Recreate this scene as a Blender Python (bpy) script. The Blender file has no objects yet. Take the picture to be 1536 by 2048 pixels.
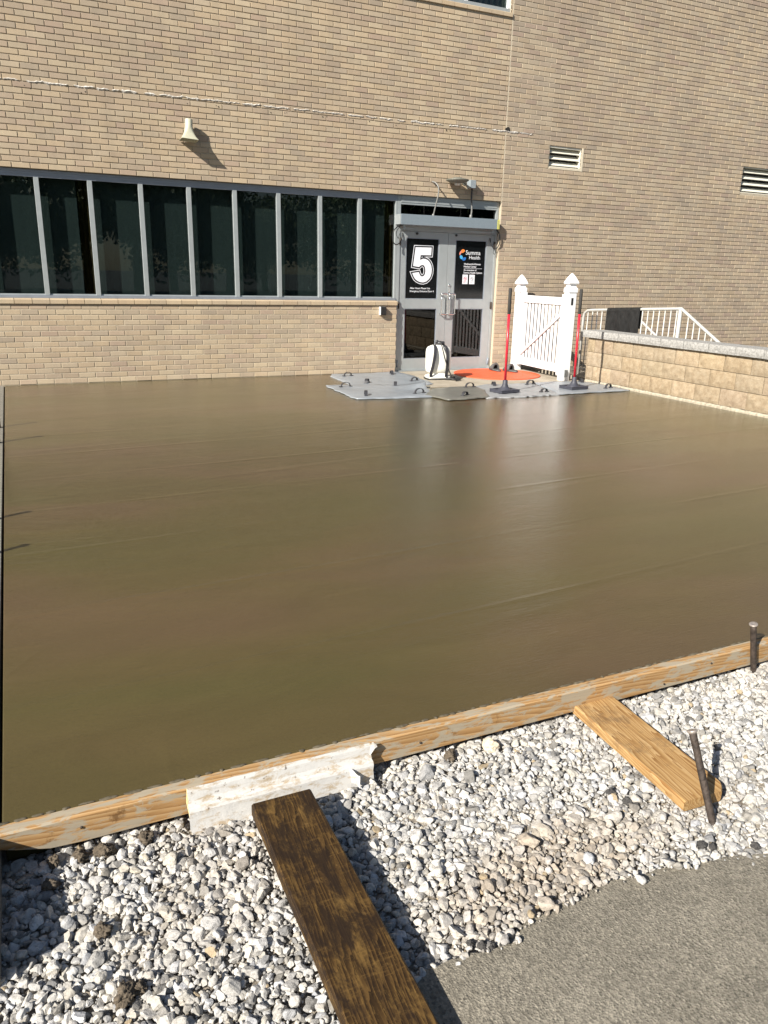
import bpy, bmesh, math, random
import numpy as np
from mathutils import Vector, Matrix, noise as mnoise

# ------------------------------------------------------------------ camera, world, sun
SC = bpy.context.scene
COL = SC.collection
CAMP = (-0.0052, -11.0262, 1.4693)
YAW, PITCH, ROLL, FPX = 0.4445, -0.2993, 0.0228, 1540.07
SUN_AZ, SUN_EL = math.radians(64), math.radians(33)      # direction the light travels (from +Y to +X), height

def cam_axes():
    cy, sy, cp, sp = math.cos(YAW), math.sin(YAW), math.cos(PITCH), math.sin(PITCH)
    f = Vector((sy*cp, cy*cp, sp)); r = Vector((cy, -sy, 0)); u = r.cross(f)
    cr, sr = math.cos(ROLL), math.sin(ROLL)
    return r*cr + u*sr, u*cr - r*sr, f
CR, CU, CF = cam_axes()
cd = bpy.data.cameras.new('camera'); cam = bpy.data.objects.new('camera', cd); COL.objects.link(cam)
cam.matrix_world = Matrix(((CR.x, CU.x, -CF.x, CAMP[0]), (CR.y, CU.y, -CF.y, CAMP[1]), (CR.z, CU.z, -CF.z, CAMP[2]), (0, 0, 0, 1)))
cd.sensor_fit = 'AUTO'; cd.sensor_width = 36; cd.lens = FPX/2048*36; cd.clip_end = 2000; cd.clip_start = 0.05
SC.camera = cam
SC.render.resolution_x, SC.render.resolution_y = 768, 1024

w = bpy.data.worlds.new('World'); SC.world = w; w.use_nodes = True
wn = w.node_tree.nodes; wl = w.node_tree.links
sky = wn.new('ShaderNodeTexSky'); sky.sky_type = 'NISHITA'; sky.sun_disc = False
sky.sun_elevation = SUN_EL; sky.sun_rotation = math.radians(244)
sky.air_density = 1.0; sky.dust_density = 0.6; sky.ozone_density = 1.0
wl.new(sky.outputs[0], wn['Background'].inputs[0]); wn['Background'].inputs[1].default_value = 0.05
ld = bpy.data.lights.new('sun', 'SUN'); sun = bpy.data.objects.new('sun', ld); COL.objects.link(sun)
ld.energy = 5.0; ld.angle = math.radians(0.5); ld.color = (1.0, 0.94, 0.85)
LD = Vector((math.sin(SUN_AZ)*math.cos(SUN_EL), math.cos(SUN_AZ)*math.cos(SUN_EL), -math.sin(SUN_EL)))
sun.rotation_euler = (-LD).to_track_quat('Z', 'Y').to_euler(); sun.location = (-20, -20, 20)
vs = SC.view_settings
vs.view_transform = 'Standard'; vs.look = 'None'; vs.exposure = 0.9; vs.gamma = 1; vs.use_curve_mapping = False

# ------------------------------------------------------------------ pixel helpers (photo pixel -> direction -> point)
def ray(x, y): return CF + CR*((x-768)/FPX) - CU*((y-1024)/FPX)
def G(x, y, z=0.0):
    d = ray(x, y); t = (z-CAMP[2])/d.z; return Vector(CAMP) + d*t
def WY(x, y, Y=0.0):
    d = ray(x, y); t = (Y-CAMP[1])/d.y; return Vector(CAMP) + d*t
def VX(x, y, X=0.0):
    d = ray(x, y); t = (X-CAMP[0])/d.x; return Vector(CAMP) + d*t
def PX(p):
    d = Vector(p)-Vector(CAMP); z = d.dot(CF); return 768+FPX*d.dot(CR)/z, 1024-FPX*d.dot(CU)/z

R = random.Random(7); NR = np.random.default_rng(7)

# ------------------------------------------------------------------ materials
class NT:
    def __init__(s, name):
        m = bpy.data.materials.new(name); m.use_nodes = True; s.m = m; s.t = m.node_tree
        s.b = s.t.nodes['Principled BSDF']; s.o = s.t.nodes['Material Output']
    def n(s, typ, ins=None, **kw):
        nd = s.t.nodes.new(typ)
        for k, v in kw.items(): setattr(nd, k, v)
        for k, v in (ins or {}).items():
            s.set(nd.inputs[k], v)
        return nd
    def set(s, sock, v):
        if isinstance(v, bpy.types.NodeSocket): s.t.links.new(v, sock)
        elif isinstance(v, bpy.types.Node): s.t.links.new(v.outputs[0], sock)
        else:
            if isinstance(v, tuple) and len(v) == 3 and sock.type == 'RGBA': v = (*v, 1)
            sock.default_value = v
    def P(s, **kw):
        names = dict(col='Base Color', rough='Roughness', metal='Metallic', spec='Specular IOR Level', normal='Normal', ior='IOR', coat='Coat Weight', coatr='Coat Roughness')
        for k, v in kw.items(): s.set(s.b.inputs[names[k]], v)
    def pos(s, scale=(1, 1, 1), rot=(0, 0, 0), obj=False):
        src = s.n('ShaderNodeTexCoord').outputs['Object'] if obj else s.n('ShaderNodeNewGeometry').outputs['Position']
        return s.n('ShaderNodeMapping', {'Vector': src, 'Scale': scale, 'Rotation': rot}).outputs[0]
    def noise(s, vec, scale=5, detail=4, rough=.55, dist=0):
        return s.n('ShaderNodeTexNoise', {'Vector': vec, 'Scale': scale, 'Detail': detail, 'Roughness': rough, 'Distortion': dist}).outputs[0]
    def ramp(s, fac, stops, interp='LINEAR'):
        r = s.n('ShaderNodeValToRGB', {'Fac': fac}); cr = r.color_ramp; cr.interpolation = interp
        while len(cr.elements) < len(stops): cr.elements.new(.5)
        for e, (p, c) in zip(cr.elements, stops):
            e.position = p; e.color = (c, c, c, 1) if isinstance(c, (int, float)) else (*c, 1)
        return r.outputs[0]
    def mix(s, fac, a, b, mode='MIX'):
        nd = s.n('ShaderNodeMix', data_type='RGBA', blend_type=mode)
        s.set(nd.inputs[0], fac); s.set(nd.inputs[6], a); s.set(nd.inputs[7], b); return nd.outputs[2]
    def math(s, op, a, b=0.0, c=None):
        nd = s.n('ShaderNodeMath', operation=op); s.set(nd.inputs[0], a); s.set(nd.inputs[1], b)
        if c is not None: s.set(nd.inputs[2], c)
        return nd.outputs[0]
    def bump(s, h, strength=.3, dist=.01, normal=None):
        ins = {'Height': h, 'Strength': strength, 'Distance': dist}
        if normal is not None: ins['Normal'] = normal
        return s.n('ShaderNodeBump', ins).outputs[0]
    def attr(s, name): return s.n('ShaderNodeAttribute', attribute_name=name).outputs['Color']

def simple(name, col, rough=.5, metal=0., var=.12, nscale=30, bump=.0, spec=.5, bscale=200, bdist=.002):
    t = NT(name); p = t.pos()
    n = t.noise(p, nscale, 4)
    lo = tuple(c*(1-var) for c in col); hi = tuple(min(1, c*(1+var)) for c in col)
    t.P(col=t.ramp(n, [(.3, lo), (.7, hi)]), rough=t.ramp(t.noise(p, nscale*2, 3), [(.3, max(0, rough-.06)), (.7, min(1, rough+.06))]), metal=metal, spec=spec)
    if bump: t.P(normal=t.bump(t.noise(p, bscale, 3), bump, bdist))
    return t.m

M = {}
def build_materials():
    # brick
    t = NT('brick_face'); p = t.pos()
    base = t.attr('tint')
    sp = t.noise(p, 260, 3, .7)
    c = t.mix(1, base, t.ramp(sp, [(.25, .72), (.5, 1.), (.75, 1.18)]), 'MULTIPLY')
    weather = t.noise(t.pos((.35, .35, .9)), 1.3, 5, .6)
    c = t.mix(1, c, t.ramp(weather, [(.3, (.88, .87, .88)), (.65, (1.05, 1.04, 1.02))]), 'MULTIPLY')
    streak = t.noise(t.pos((2.6, 1, .16)), 2.2, 6, .7)
    c = t.mix(1, c, t.ramp(streak, [(.34, (.92, .92, .93)), (.58, (1.02, 1.015, 1.01))]), 'MULTIPLY')
    blot = t.noise(p, 7, 6, .7)
    c = t.mix(t.ramp(blot, [(.60, 0.), (.74, .22)]), c, (.50, .45, .38))
    t.P(col=c, rough=.85, spec=.25, normal=t.bump(t.noise(p, 180, 3, .7), .35, .002)); M['brick'] = t.m
    t = NT('mortar'); p = t.pos()
    t.P(col=t.ramp(t.noise(p, 60, 4), [(.3, (.36, .31, .235)), (.7, (.50, .44, .335))]), rough=.95, spec=.15, normal=t.bump(t.noise(p, 150, 3), .5, .003)); M['mortar'] = t.m
    # sealant residue and joint
    t = NT('old_sealant'); p = t.pos()
    t.P(col=t.ramp(t.noise(p, 25, 5, .7), [(.3, (.30, .27, .23)), (.5, (.54, .51, .46)), (.75, (.66, .64, .60))]), rough=.8, normal=t.bump(t.noise(p, 60, 4), .6, .006)); M['sealant'] = t.m
    M['joint'] = simple('joint_caulk', (.62, .55, .42), .7, var=.1)
    M['hole'] = simple('drilled_hole_dark', (.02, .018, .015), .9)
    # wet concrete slab
    t = NT('wet_concrete'); p = t.pos()
    hue = t.noise(t.pos((.35, .9, 1), (0, 0, .12)), 1.1, 3, .5, .6)
    c = t.ramp(hue, [(.3, (.068, .0585, .020)), (.5, (.078, .0590, .023)), (.7, (.090, .0590, .031))])
    cl = t.noise(t.pos((.8, 2.2, 1), (0, 0, .15)), 1.6, 6, .62, .8)
    c = t.mix(1, c, t.ramp(cl, [(.25, .88), (.75, 1.12)]), 'MULTIPLY')
    fine = t.noise(p, 95, 6, .8)
    c = t.mix(1, c, t.ramp(fine, [(.3, .88), (.7, 1.12)]), 'MULTIPLY')
    # bull-float passes: wide bands that end in a thin ridge
    def passes(rot, scale, dist, ph, lo, hi):
        wv = t.n('ShaderNodeTexWave', {'Vector': t.pos((1, 1, 1), (0, 0, math.radians(rot))), 'Scale': scale, 'Distortion': dist, 'Detail': 2.0, 'Detail Scale': .3, 'Phase Offset': ph}, wave_type='BANDS', bands_direction='Y', wave_profile='SAW').outputs['Fac']
        return t.ramp(wv, [(0, 0.), (lo-.03, .10), (.968, hi), (.998, .0)])
    ridge = passes(-4, .385, .8, 1.2, .95, 1.)
    ridge2 = passes(-9, .21, 1.5, 4.0, .95, .6)
    fade = t.ramp(t.noise(t.pos((.4, .5, 1)), 1.0, 3, .5), [(.36, .12), (.58, 1.)])
    rr = t.math('MULTIPLY', t.math('ADD', ridge, ridge2), fade)
    sw = t.noise(t.pos((.55, .55, 1)), .8, 2, .5, 1.6)
    arcs = t.math('MULTIPLY', t.ramp(sw, [(.0, 0.), (.488, 0.), (.5, .55), (.512, 0.)]), t.ramp(t.n('ShaderNodeSeparateXYZ', {0: p}).outputs[0], [(0., 1.), (1., 0.)]))
    chat = t.noise(t.pos((4, 26, 8), (0, 0, .10)), 3.0, 5, .68, .4)
    broad = t.noise(t.pos((.5, 2.2, 1), (0, 0, .08)), 1.6, 3, .5)
    grit = t.noise(p, 420, 2, .6)
    n1 = t.bump(broad, .25, .010)
    n2 = t.bump(t.math('ADD', rr, arcs), .6, .0030, n1)
    n3 = t.bump(chat, .42, .0036, n2)
    pit = t.noise(t.pos((1, 1.5, 1)), 150, 4, .75)
    n4 = t.bump(grit, .2, .0010, t.bump(pit, .35, .0022, n3))
    rg = t.ramp(t.noise(t.pos((.5, 1.3, 1), (0, 0, .1)), 1.3, 4, .6), [(.3, .08), (.7, .16)])
    t.P(col=c, rough=rg, ior=1.46, spec=.5, normal=n4); M['slab'] = t.m
    t = NT('slab_edge'); p = t.pos()
    t.P(col=t.ramp(t.noise(p, 40, 4), [(.3, (.065, .054, .032)), (.7, (.135, .112, .072))]), rough=.8, normal=t.bump(t.noise(p, 70, 4), .6, .006)); M['slab_edge'] = t.m
    # dry old concrete
    t = NT('dry_concrete'); p = t.pos()
    c = t.ramp(t.noise(p, 3.2, 6, .65), [(.3, (.27, .23, .17)), (.5, (.36, .315, .245)), (.75, (.44, .395, .315))])
    c = t.mix(1, c, t.ramp(t.noise(p, 150, 3), [(.3, .85), (.7, 1.1)]), 'MULTIPLY')
    t.P(col=c, rough=.8, normal=t.bump(t.noise(p, 160, 3), .3, .002)); M['dry'] = t.m
    t = NT('old_pavement'); p = t.pos()
    t.P(col=t.ramp(t.noise(p, 40, 6, .7), [(.3, (.10, .095, .08)), (.7, (.26, .24, .2))]), rough=.9, normal=t.bump(t.noise(p, 120, 4), .6, .004)); M['old'] = t.m
    # asphalt apron
    t = NT('worn_asphalt'); p = t.pos()
    big = t.noise(p, 3.0, 5, .6)
    vor = t.n('ShaderNodeTexVoronoi', {'Vector': p, 'Scale': 170.0}, feature='F1')
    agg = t.ramp(vor.outputs['Color'], [(.1, .62), (.9, 1.4)])
    c = t.ramp(big, [(.3, (.182, .164, .129)), (.7, (.238, .215, .171))])
    c = t.mix(1, c, agg, 'MULTIPLY')
    c = t.mix(t.ramp(t.noise(p, 90, 2), [(.68, 0.), (.74, .6)]), c, (.42, .38, .31))
    c = t.mix(t.ramp(t.noise(p, 60, 2, .5, .3), [(.70, 0.), (.78, .7)]), c, (.06, .055, .05))
    h = t.math('ADD', t.noise(t.pos((1, .42, 1), (0, 0, math.radians(52))), 120, 5, .75), t.math('MULTIPLY', vor.outputs['Distance'], .5))
    c = t.mix(1, c, t.ramp(t.noise(p, 9, 5, .65), [(.3, .88), (.7, 1.12)]), 'MULTIPLY')
    t.P(col=c, rough=.88, spec=.3, normal=t.bump(h, .9, .0050, t.bump(t.noise(p, 14, 4, .6), .35, .01))); M['asphalt'] = t.m
    t = NT('lot_asphalt'); p = t.pos()
    t.P(col=t.ramp(t.noise(p, 2, 6, .6), [(.3, (.05, .05, .05)), (.7, (.09, .087, .08))]), rough=.9, normal=t.bump(t.noise(p, 90, 3), .5, .004)); M['lot'] = t.m
    # gravel
    t = NT('limestone_gravel'); p = t.pos()
    base = t.attr('tint')
    c = t.mix(1, base, t.ramp(t.noise(p, 75, 5, .7), [(.28, .50), (.48, .92), (.75, 1.15)]), 'MULTIPLY')
    c = t.mix(t.ramp(t.noise(p, 170, 4, .65), [(.57, 0.), (.68, .55)]), c, (.17, .15, .12))
    t.P(col=c, rough=.85, spec=.25, normal=t.bump(t.noise(p, 150, 5, .7), .7, .004)); M['gravel'] = t.m
    t = NT('stone_dust'); p = t.pos()
    t.P(col=t.ramp(t.noise(p, 30, 6, .7), [(.3, (.16, .135, .105)), (.7, (.36, .32, .26))]), rough=.95, normal=t.bump(t.noise(p, 120, 4), .9, .008)); M['dust'] = t.m
    t = NT('soil_clod'); p = t.pos()
    t.P(col=t.ramp(t.noise(p, 90, 5, .7), [(.3, (.05, .04, .028)), (.7, (.17, .135, .095))]), rough=.95, normal=t.bump(t.noise(p, 160, 4), 1., .006)); M['soil'] = t.m
    t = NT('asphalt_crumb'); p = t.pos()
    t.P(col=t.ramp(t.noise(p, 90, 5, .7), [(.3, (.022, .021, .02)), (.7, (.09, .085, .08))]), rough=.85, normal=t.bump(t.noise(p, 160, 4), 1., .005)); M['crumb'] = t.m
    # woods: grain runs along local X
    def wood(name, dark, mid, lite, lines, dist, smear=None, extra=None, rough=.7, bmp=.25):
        t = NT(name)
        g = t.n('ShaderNodeTexWave', {'Vector': t.pos((1.6, 20, 20), obj=True), 'Scale': lines, 'Distortion': dist, 'Detail': 2.5, 'Detail Scale': .55, 'Detail Roughness': .5}, wave_type='BANDS', bands_direction='DIAGONAL', wave_profile='SAW').outputs['Fac']
        fib = t.noise(t.pos((7, 260, 260), obj=True), 3, 4, .7)
        broad = t.noise(t.pos((1.2, 16, 16), obj=True), 2, 3, .6)
        f = t.math('ADD', t.math('MULTIPLY', g, .42), t.math('ADD', t.math('MULTIPLY', fib, .34), t.math('MULTIPLY', broad, .24)))
        c = t.ramp(f, [(.28, dark), (.5, mid), (.72, lite)])
        pn = t.pos(obj=True)
        if extra: c = extra(t, c, pn)
        if smear:
            msk = t.ramp(t.noise(t.pos((2.6, 9, 9), obj=True), 3.2, 7, .7, .5), [(smear[0], 0.), (smear[0]+.06, smear[2])])
            c = t.mix(msk, c, smear[1])
        t.P(col=c, rough=rough, spec=.2, normal=t.bump(f, bmp, .0012)); return t.m
    M['form_wood'] = wood('form_pine', (.25, .135, .05), (.37, .22, .095), (.45, .295, .145), 1.9, 11.,
                          smear=(.485, (.34, .305, .235), .85),
                          extra=lambda t, c, pn: t.mix(t.ramp(t.noise(pn, 9, 5, .7), [(.60, 0.), (.68, .8)]), c, (.12, .06, .022)))
    M['yellow_wood'] = wood('new_pine', (.23, .115, .038), (.38, .23, .092), (.47, .315, .15), 2.2, 22., rough=.6, bmp=.35,
                            extra=lambda t, c, pn: t.mix(t.ramp(t.noise(pn, 9, 7, .78), [(.53, 0.), (.66, .65)]), c, (.15, .095, .052)))
    def dk(t, c, pn):
        sc = t.noise(t.pos((10, 90, 90), (0, 0, .30), obj=True), 2.2, 6, .8)
        c = t.mix(t.ramp(sc, [(.56, 0.), (.66, .6)]), c, (.21, .125, .035))
        cross = t.noise(t.pos((95, 11, 11), (0, 0, -.10), obj=True), 1.2, 5, .8, .6)
        c = t.mix(t.ramp(cross, [(.55, 0.), (.70, .5)]), c, (.20, .115, .034))
        c = t.mix(t.ramp(t.noise(pn, 24, 5, .7), [(.60, 0.), (.72, .45)]), c, (.24, .145, .05))
        c = t.mix(t.ramp(t.noise(t.pos((3.2, 11, 11), obj=True), 2.4, 7, .75, .7), [(.52, 0.), (.64, .6)]), c, (.19, .112, .034))
        return t.mix(t.ramp(t.noise(t.pos((4, 9, 9), obj=True), 1.6, 7, .72, .5), [(.48, 0.), (.60, .88)]), c, (.018, .011, .007))
    M['dark_wood'] = wood('weathered_dark_plank', (.016, .009, .004), (.042, .023, .008), (.10, .056, .018), 2.8, 14., rough=.6, extra=dk, bmp=.4)
    # white moulding
    t = NT('dirty_white_moulding'); po = t.pos(obj=True)
    d1 = t.noise(t.pos((5, 12, 12), obj=True), 3.0, 6, .75, .4)
    c = t.mix(t.ramp(d1, [(.50, 0.), (.62, .8)]), (.54, .53, .505), (.36, .265, .15))
    c = t.mix(t.ramp(t.noise(po, 42, 3, .6), [(.64, 0.), (.70, .85)]), c, (.12, .09, .065))
    c = t.mix(t.ramp(t.noise(t.pos((3, 40, 40), obj=True), 3, 4, .7), [(.60, 0.), (.72, .5)]), c, (.34, .30, .25))
    t.P(col=c, rough=.55, normal=t.bump(t.noise(po, 60, 5, .7), .35, .004)); M['moulding'] = t.m
    M['foam'] = simple('foam_core', (.58, .47, .25), .9, var=.18, nscale=90, bump=.9, bscale=160, bdist=.004)
    # metals, plastics
    M['alu'] = simple('brushed_aluminium', (.365, .395, .40), .42, .3, var=.05, nscale=8)
    M['alu_frame'] = simple('anodised_frame', (.27, .30, .345), .45, .35, var=.05, nscale=8)
    M['header'] = simple('grey_header_paint', (.235, .285, .32), .4, .2, var=.05)
    M['chrome'] = simple('polished_pull', (.72, .72, .72), .18, 1., var=.03)
    M['conduit'] = simple('grey_conduit', (.20, .20, .19), .5, .2)
    M['galv'] = simple('galvanised_tube', (.50, .50, .47), .5, .2, var=.12, nscale=12)
    M['steel'] = simple('rusty_stake_steel', (.05, .037, .029), .7, .2, var=.6, nscale=60, bump=1., bscale=110, bdist=.004)
    M['steel_worn'] = simple('hammered_stake_head', (.42, .37, .33), .45, .6, var=.3, nscale=80)
    M['vinyl'] = simple('white_vinyl', (.72, .73, .74), .35, var=.02)
    M['white_plastic'] = simple('white_tank_plastic', (.80, .79, .72), .35, var=.04, nscale=8)
    M['cream_paint'] = simple('cream_louvre_paint', (.66, .64, .55), .5, var=.06)
    M['horn'] = simple('horn_cream_plastic', (.45, .44, .335), .45, var=.05)
    M['black'] = simple('black_rubber', (.018, .018, .018), .5, var=.2)
    M['blackp'] = simple('dark_plastic', (.035, .035, .04), .4, var=.15)
    M['grip'] = simple('black_foam_grip', (.03, .028, .025), .75, var=.2)
    M['red'] = simple('red_fibreglass', (.55, .018, .035), .3, var=.06)
    M['tamper'] = simple('dark_blue_grey_rubber', (.045, .047, .062), .55, var=.2, nscale=20)
    M['orange'] = simple('orange_rubber_mat', (.72, .105, .035), .6, var=.08, nscale=6, bump=.5, bscale=220)
    M['clog'] = simple('grey_foam_clog', (.09, .10, .10), .6, var=.15)
    M['inner'] = simple('clog_lining', (.03, .03, .03), .8)
    M['lampg'] = simple('grey_lamp_casting', (.15, .15, .125), .55, .1, var=.12)
    M['boxg'] = simple('grey_junction_box', (.28, .32, .345), .45, .1)
    M['yellow'] = simple('yellow_sticker', (.62, .60, .10), .5)
    M['film'] = simple('black_window_film', (.004, .005, .006), .18, var=.1, spec=.5)
    M['ink'] = simple('white_vinyl_print', (.78, .80, .84), .45, var=.02)
    M['inkb'] = simple('black_print', (.006, .006, .008), .3)
    M['og1'] = simple('orange_print', (.85, .24, .05), .45); M['og2'] = simple('salmon_print', (.74, .25, .18), .45)
    M['bl1'] = simple('light_blue_print', (.08, .42, .75), .45); M['bl2'] = simple('deep_blue_print', (.02, .14, .45), .45)
    M['redp'] = simple('red_print', (.5, .06, .10), .45); M['greyp'] = simple('grey_print', (.25, .25, .27), .5)
    M['room'] = simple('dark_interior', (.035, .035, .035), .9)
    M['blind'] = simple('interior_blind', (.31, .325, .31), .9, var=.06)
    M['brown'] = simple('brown_curtain', (.26, .14, .04), .8, var=.2, nscale=20)
    M['rubbermat'] = simple('black_doormat', (.012, .012, .012), .55, var=.5, nscale=14, bump=.5, bscale=90)
    M['capstone'] = None
    t = NT('split_face_block'); p = t.pos()
    c = t.ramp(t.noise(p, 16, 6, .7), [(.28, (.255, .192, .125)), (.5, (.335, .265, .18)), (.75, (.41, .34, .248))])
    c = t.mix(1, c, t.ramp(t.noise(p, 120, 3, .7), [(.3, .78), (.7, 1.15)]), 'MULTIPLY')
    c = t.mix(1, c, t.attr('tint'), 'MULTIPLY')
    t.P(col=c, rough=.92, spec=.2, normal=t.bump(t.noise(p, 70, 5, .7), .8, .008)); M['block'] = t.m
    t = NT('grey_cap_block'); p = t.pos()
    c = t.ramp(t.noise(p, 40, 6, .75), [(.28, (.16, .155, .147)), (.5, (.31, .305, .29)), (.75, (.50, .49, .47))])
    t.P(col=c, rough=.92, spec=.2, normal=t.bump(t.noise(p, 70, 5, .7), .8, .008)); M['capstone'] = t.m
    M['crust'] = simple('mortar_crust', (.36, .32, .245), .95, var=.3, nscale=30, bump=.9, bscale=60, bdist=.006)
    # stamp mats
    def mat_m(name, col, rip):
        t = NT(name); p = t.pos()
        c = t.ramp(t.noise(p, 4, 6, .65), [(.3, tuple(x*.82 for x in col)), (.7, tuple(x*1.1 for x in col))])
        h = t.noise(p, 14, 6, .65)
        n = t.bump(h, .45, .012)
        if rip:
            wv = t.n('ShaderNodeTexWave', {'Vector': t.pos((1, 1, 1), (0, 0, .5)), 'Scale': 4.2, 'Distortion': 3.5, 'Detail': 1.5}, bands_direction='Y').outputs['Fac']
            n = t.bump(wv, 1., .022, n)
        t.P(col=c, rough=.38, spec=.5, normal=n); return t.m
    M['stamp'] = mat_m('grey_stamp_rubber', (.255, .280, .305), False)
    M['stamp_dark'] = mat_m('taupe_stamp_rubber', (.15, .147, .128), False)
    M['stamp_rip'] = mat_m('pale_stamp_rubber', (.31, .32, .325), True)
    # glass: tinted, reflects by angle, lets the sun through
    def glass(name, tint):
        t = NT(name); nt = t.t
        tr = t.n('ShaderNodeBsdfTransparent', {'Color': (*tint, 1)})
        gl = t.n('ShaderNodeBsdfGlossy', {'Color': (1, 1, 1, 1), 'Roughness': .0})
        lw = t.n('ShaderNodeLayerWeight', {'Blend': .5, 'Normal': t.bump(t.noise(t.pos(), 1.2, 1), .04, .02)}).outputs['Facing']
        fr = t.math('MULTIPLY_ADD', t.math('POWER', lw, 5.), .96, .04)
        mx = t.n('ShaderNodeMixShader'); nt.links.new(fr, mx.inputs[0]); nt.links.new(tr.outputs[0], mx.inputs[1]); nt.links.new(gl.outputs[0], mx.inputs[2])
        nt.links.new(mx.outputs[0], t.o.inputs[0]); return t.m
    M['glass'] = glass('tinted_glass', (.455, .51, .51))
    M['glass_dark'] = glass('dark_door_glass', (.16, .16, .16))
    t = NT('leaf'); t.P(col=t.ramp(t.noise(t.pos(), .6, 3), [(.3, (.035, .07, .02)), (.7, (.08, .13, .035))]), rough=.6); M['leaf'] = t.m
    M['bark'] = simple('bark', (.09, .07, .05), .9, var=.3, nscale=10)
build_materials()

# ------------------------------------------------------------------ mesh helpers
class MB:
    def __init__(s): s.v = []; s.f = []; s.m = []; s.mi = 0; s.smooth = []
    def add(s, vs, fs, smooth=False):
        o = len(s.v); s.v += [tuple(v) for v in vs]; s.f += [tuple(i+o for i in f) for f in fs]
        s.m += [s.mi]*len(fs); s.smooth += [smooth]*len(fs); return s
    def box(s, a, b, mat=None, ch=0.0):
        x0, y0, z0 = a; x1, y1, z1 = b
        if ch <= 0:
            vs = [(x0, y0, z0), (x1, y0, z0), (x1, y1, z0), (x0, y1, z0), (x0, y0, z1), (x1, y0, z1), (x1, y1, z1), (x0, y1, z1)]
            fs = [(0, 3, 2, 1), (4, 5, 6, 7), (0, 1, 5, 4), (1, 2, 6, 5), (2, 3, 7, 6), (3, 0, 4, 7)]
        else:
            bm = bmesh.new(); bmesh.ops.create_cube(bm, size=1)
            for v in bm.verts: v.co = Vector(((x0+x1)/2+v.co.x*(x1-x0), (y0+y1)/2+v.co.y*(y1-y0), (z0+z1)/2+v.co.z*(z1-z0)))
            bmesh.ops.bevel(bm, geom=bm.edges[:], offset=ch, segments=2, profile=.5, affect='EDGES')
            bm.verts.index_update(); vs = [v.co.copy() for v in bm.verts]; fs = [tuple(v.index for v in f.verts) for f in bm.faces]; bm.free()
        if mat is not None: vs = [mat @ Vector(v) for v in vs]
        return s.add(vs, fs)
    def prism(s, poly, z0, z1, mat=None):     # polygon in XY, extruded in Z
        n = len(poly); vs = [(x, y, z0) for x, y in poly]+[(x, y, z1) for x, y in poly]
        if mat is not None: vs = [mat @ Vector(v) for v in vs]
        fs = [tuple(range(n-1, -1, -1)), tuple(range(n, 2*n))]+[(i, (i+1) % n, n+(i+1) % n, n+i) for i in range(n)]
        return s.add(vs, fs)
    def tube(s, pts, r, seg=10, cap=True):
        pts = [Vector(p) for p in pts]; n = len(pts); rr = r if isinstance(r, (list, tuple)) else [r]*n
        vs = []; nx = None
        for i, p in enumerate(pts):
            d = (pts[min(i+1, n-1)]-pts[max(i-1, 0)]).normalized()
            if nx is None: nx = d.orthogonal().normalized()
            else: nx = (nx-d*nx.dot(d)); nx = nx.normalized() if nx.length > 1e-6 else d.orthogonal().normalized()
            ny = d.cross(nx)
            for k in range(seg):
                a = 2*math.pi*k/seg; vs.append(p+(nx*math.cos(a)+ny*math.sin(a))*rr[i])
        fs = [(i*seg+k, i*seg+(k+1) % seg, (i+1)*seg+(k+1) % seg, (i+1)*seg+k) for i in range(n-1) for k in range(seg)]
        s.add(vs, fs, True)
        if cap: s.f += [tuple(len(s.v)-n*seg+k for k in range(seg-1, -1, -1)), tuple(len(s.v)-seg+k for k in range(seg))]; s.m += [s.mi]*2; s.smooth += [False]*2
        return s
    def lathe(s, prof, seg=24, mat=None, smooth=True, sq=None):   # prof [(r,z)]
        vs = []
        for r, z in prof:
            for k in range(seg):
                a = 2*math.pi*(k+.5)/seg; v = Vector((r*math.cos(a), r*math.sin(a), z))
                vs.append(mat @ v if mat is not None else v)
        n = len(prof)
        fs = [(i*seg+k, i*seg+(k+1) % seg, (i+1)*seg+(k+1) % seg, (i+1)*seg+k) for i in range(n-1) for k in range(seg)]
        s.add(vs, fs, smooth)
        if prof[0][0] > 1e-5: s.add(vs[:seg], [tuple(range(seg-1, -1, -1))])
        if prof[-1][0] > 1e-5: s.add(vs[-seg:], [tuple(range(seg))])
        return s
    def loft(s, secs, cap=True, smooth=False, closed=True):     # list of equal-length point rings
        n = len(secs[0]); vs = [p for c in secs for p in c]
        m = n if closed else n-1
        fs = [(i*n+k, i*n+(k+1) % n, (i+1)*n+(k+1) % n, (i+1)*n+k) for i in range(len(secs)-1) for k in range(m)]
        s.add(vs, fs, smooth)
        if cap: s.add(secs[0], [tuple(range(n-1, -1, -1))]); s.add(secs[-1], [tuple(range(n))])
        return s
    def mesh(s, name, mats):
        me = bpy.data.meshes.new(name); me.from_pydata([tuple(v) for v in s.v], [], s.f)
        for m in (mats if isinstance(mats, (list, tuple)) else [mats]): me.materials.append(m)
        me.polygons.foreach_set('material_index', s.m); me.polygons.foreach_set('use_smooth', s.smooth); me.update(); return me
    def build(s, name, mats, parent=None, origin=None):
        if origin is not None:
            o = Vector(origin); s.v = [Vector(v)-o for v in s.v]
        return link(name, s.mesh(name, mats), parent)

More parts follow.
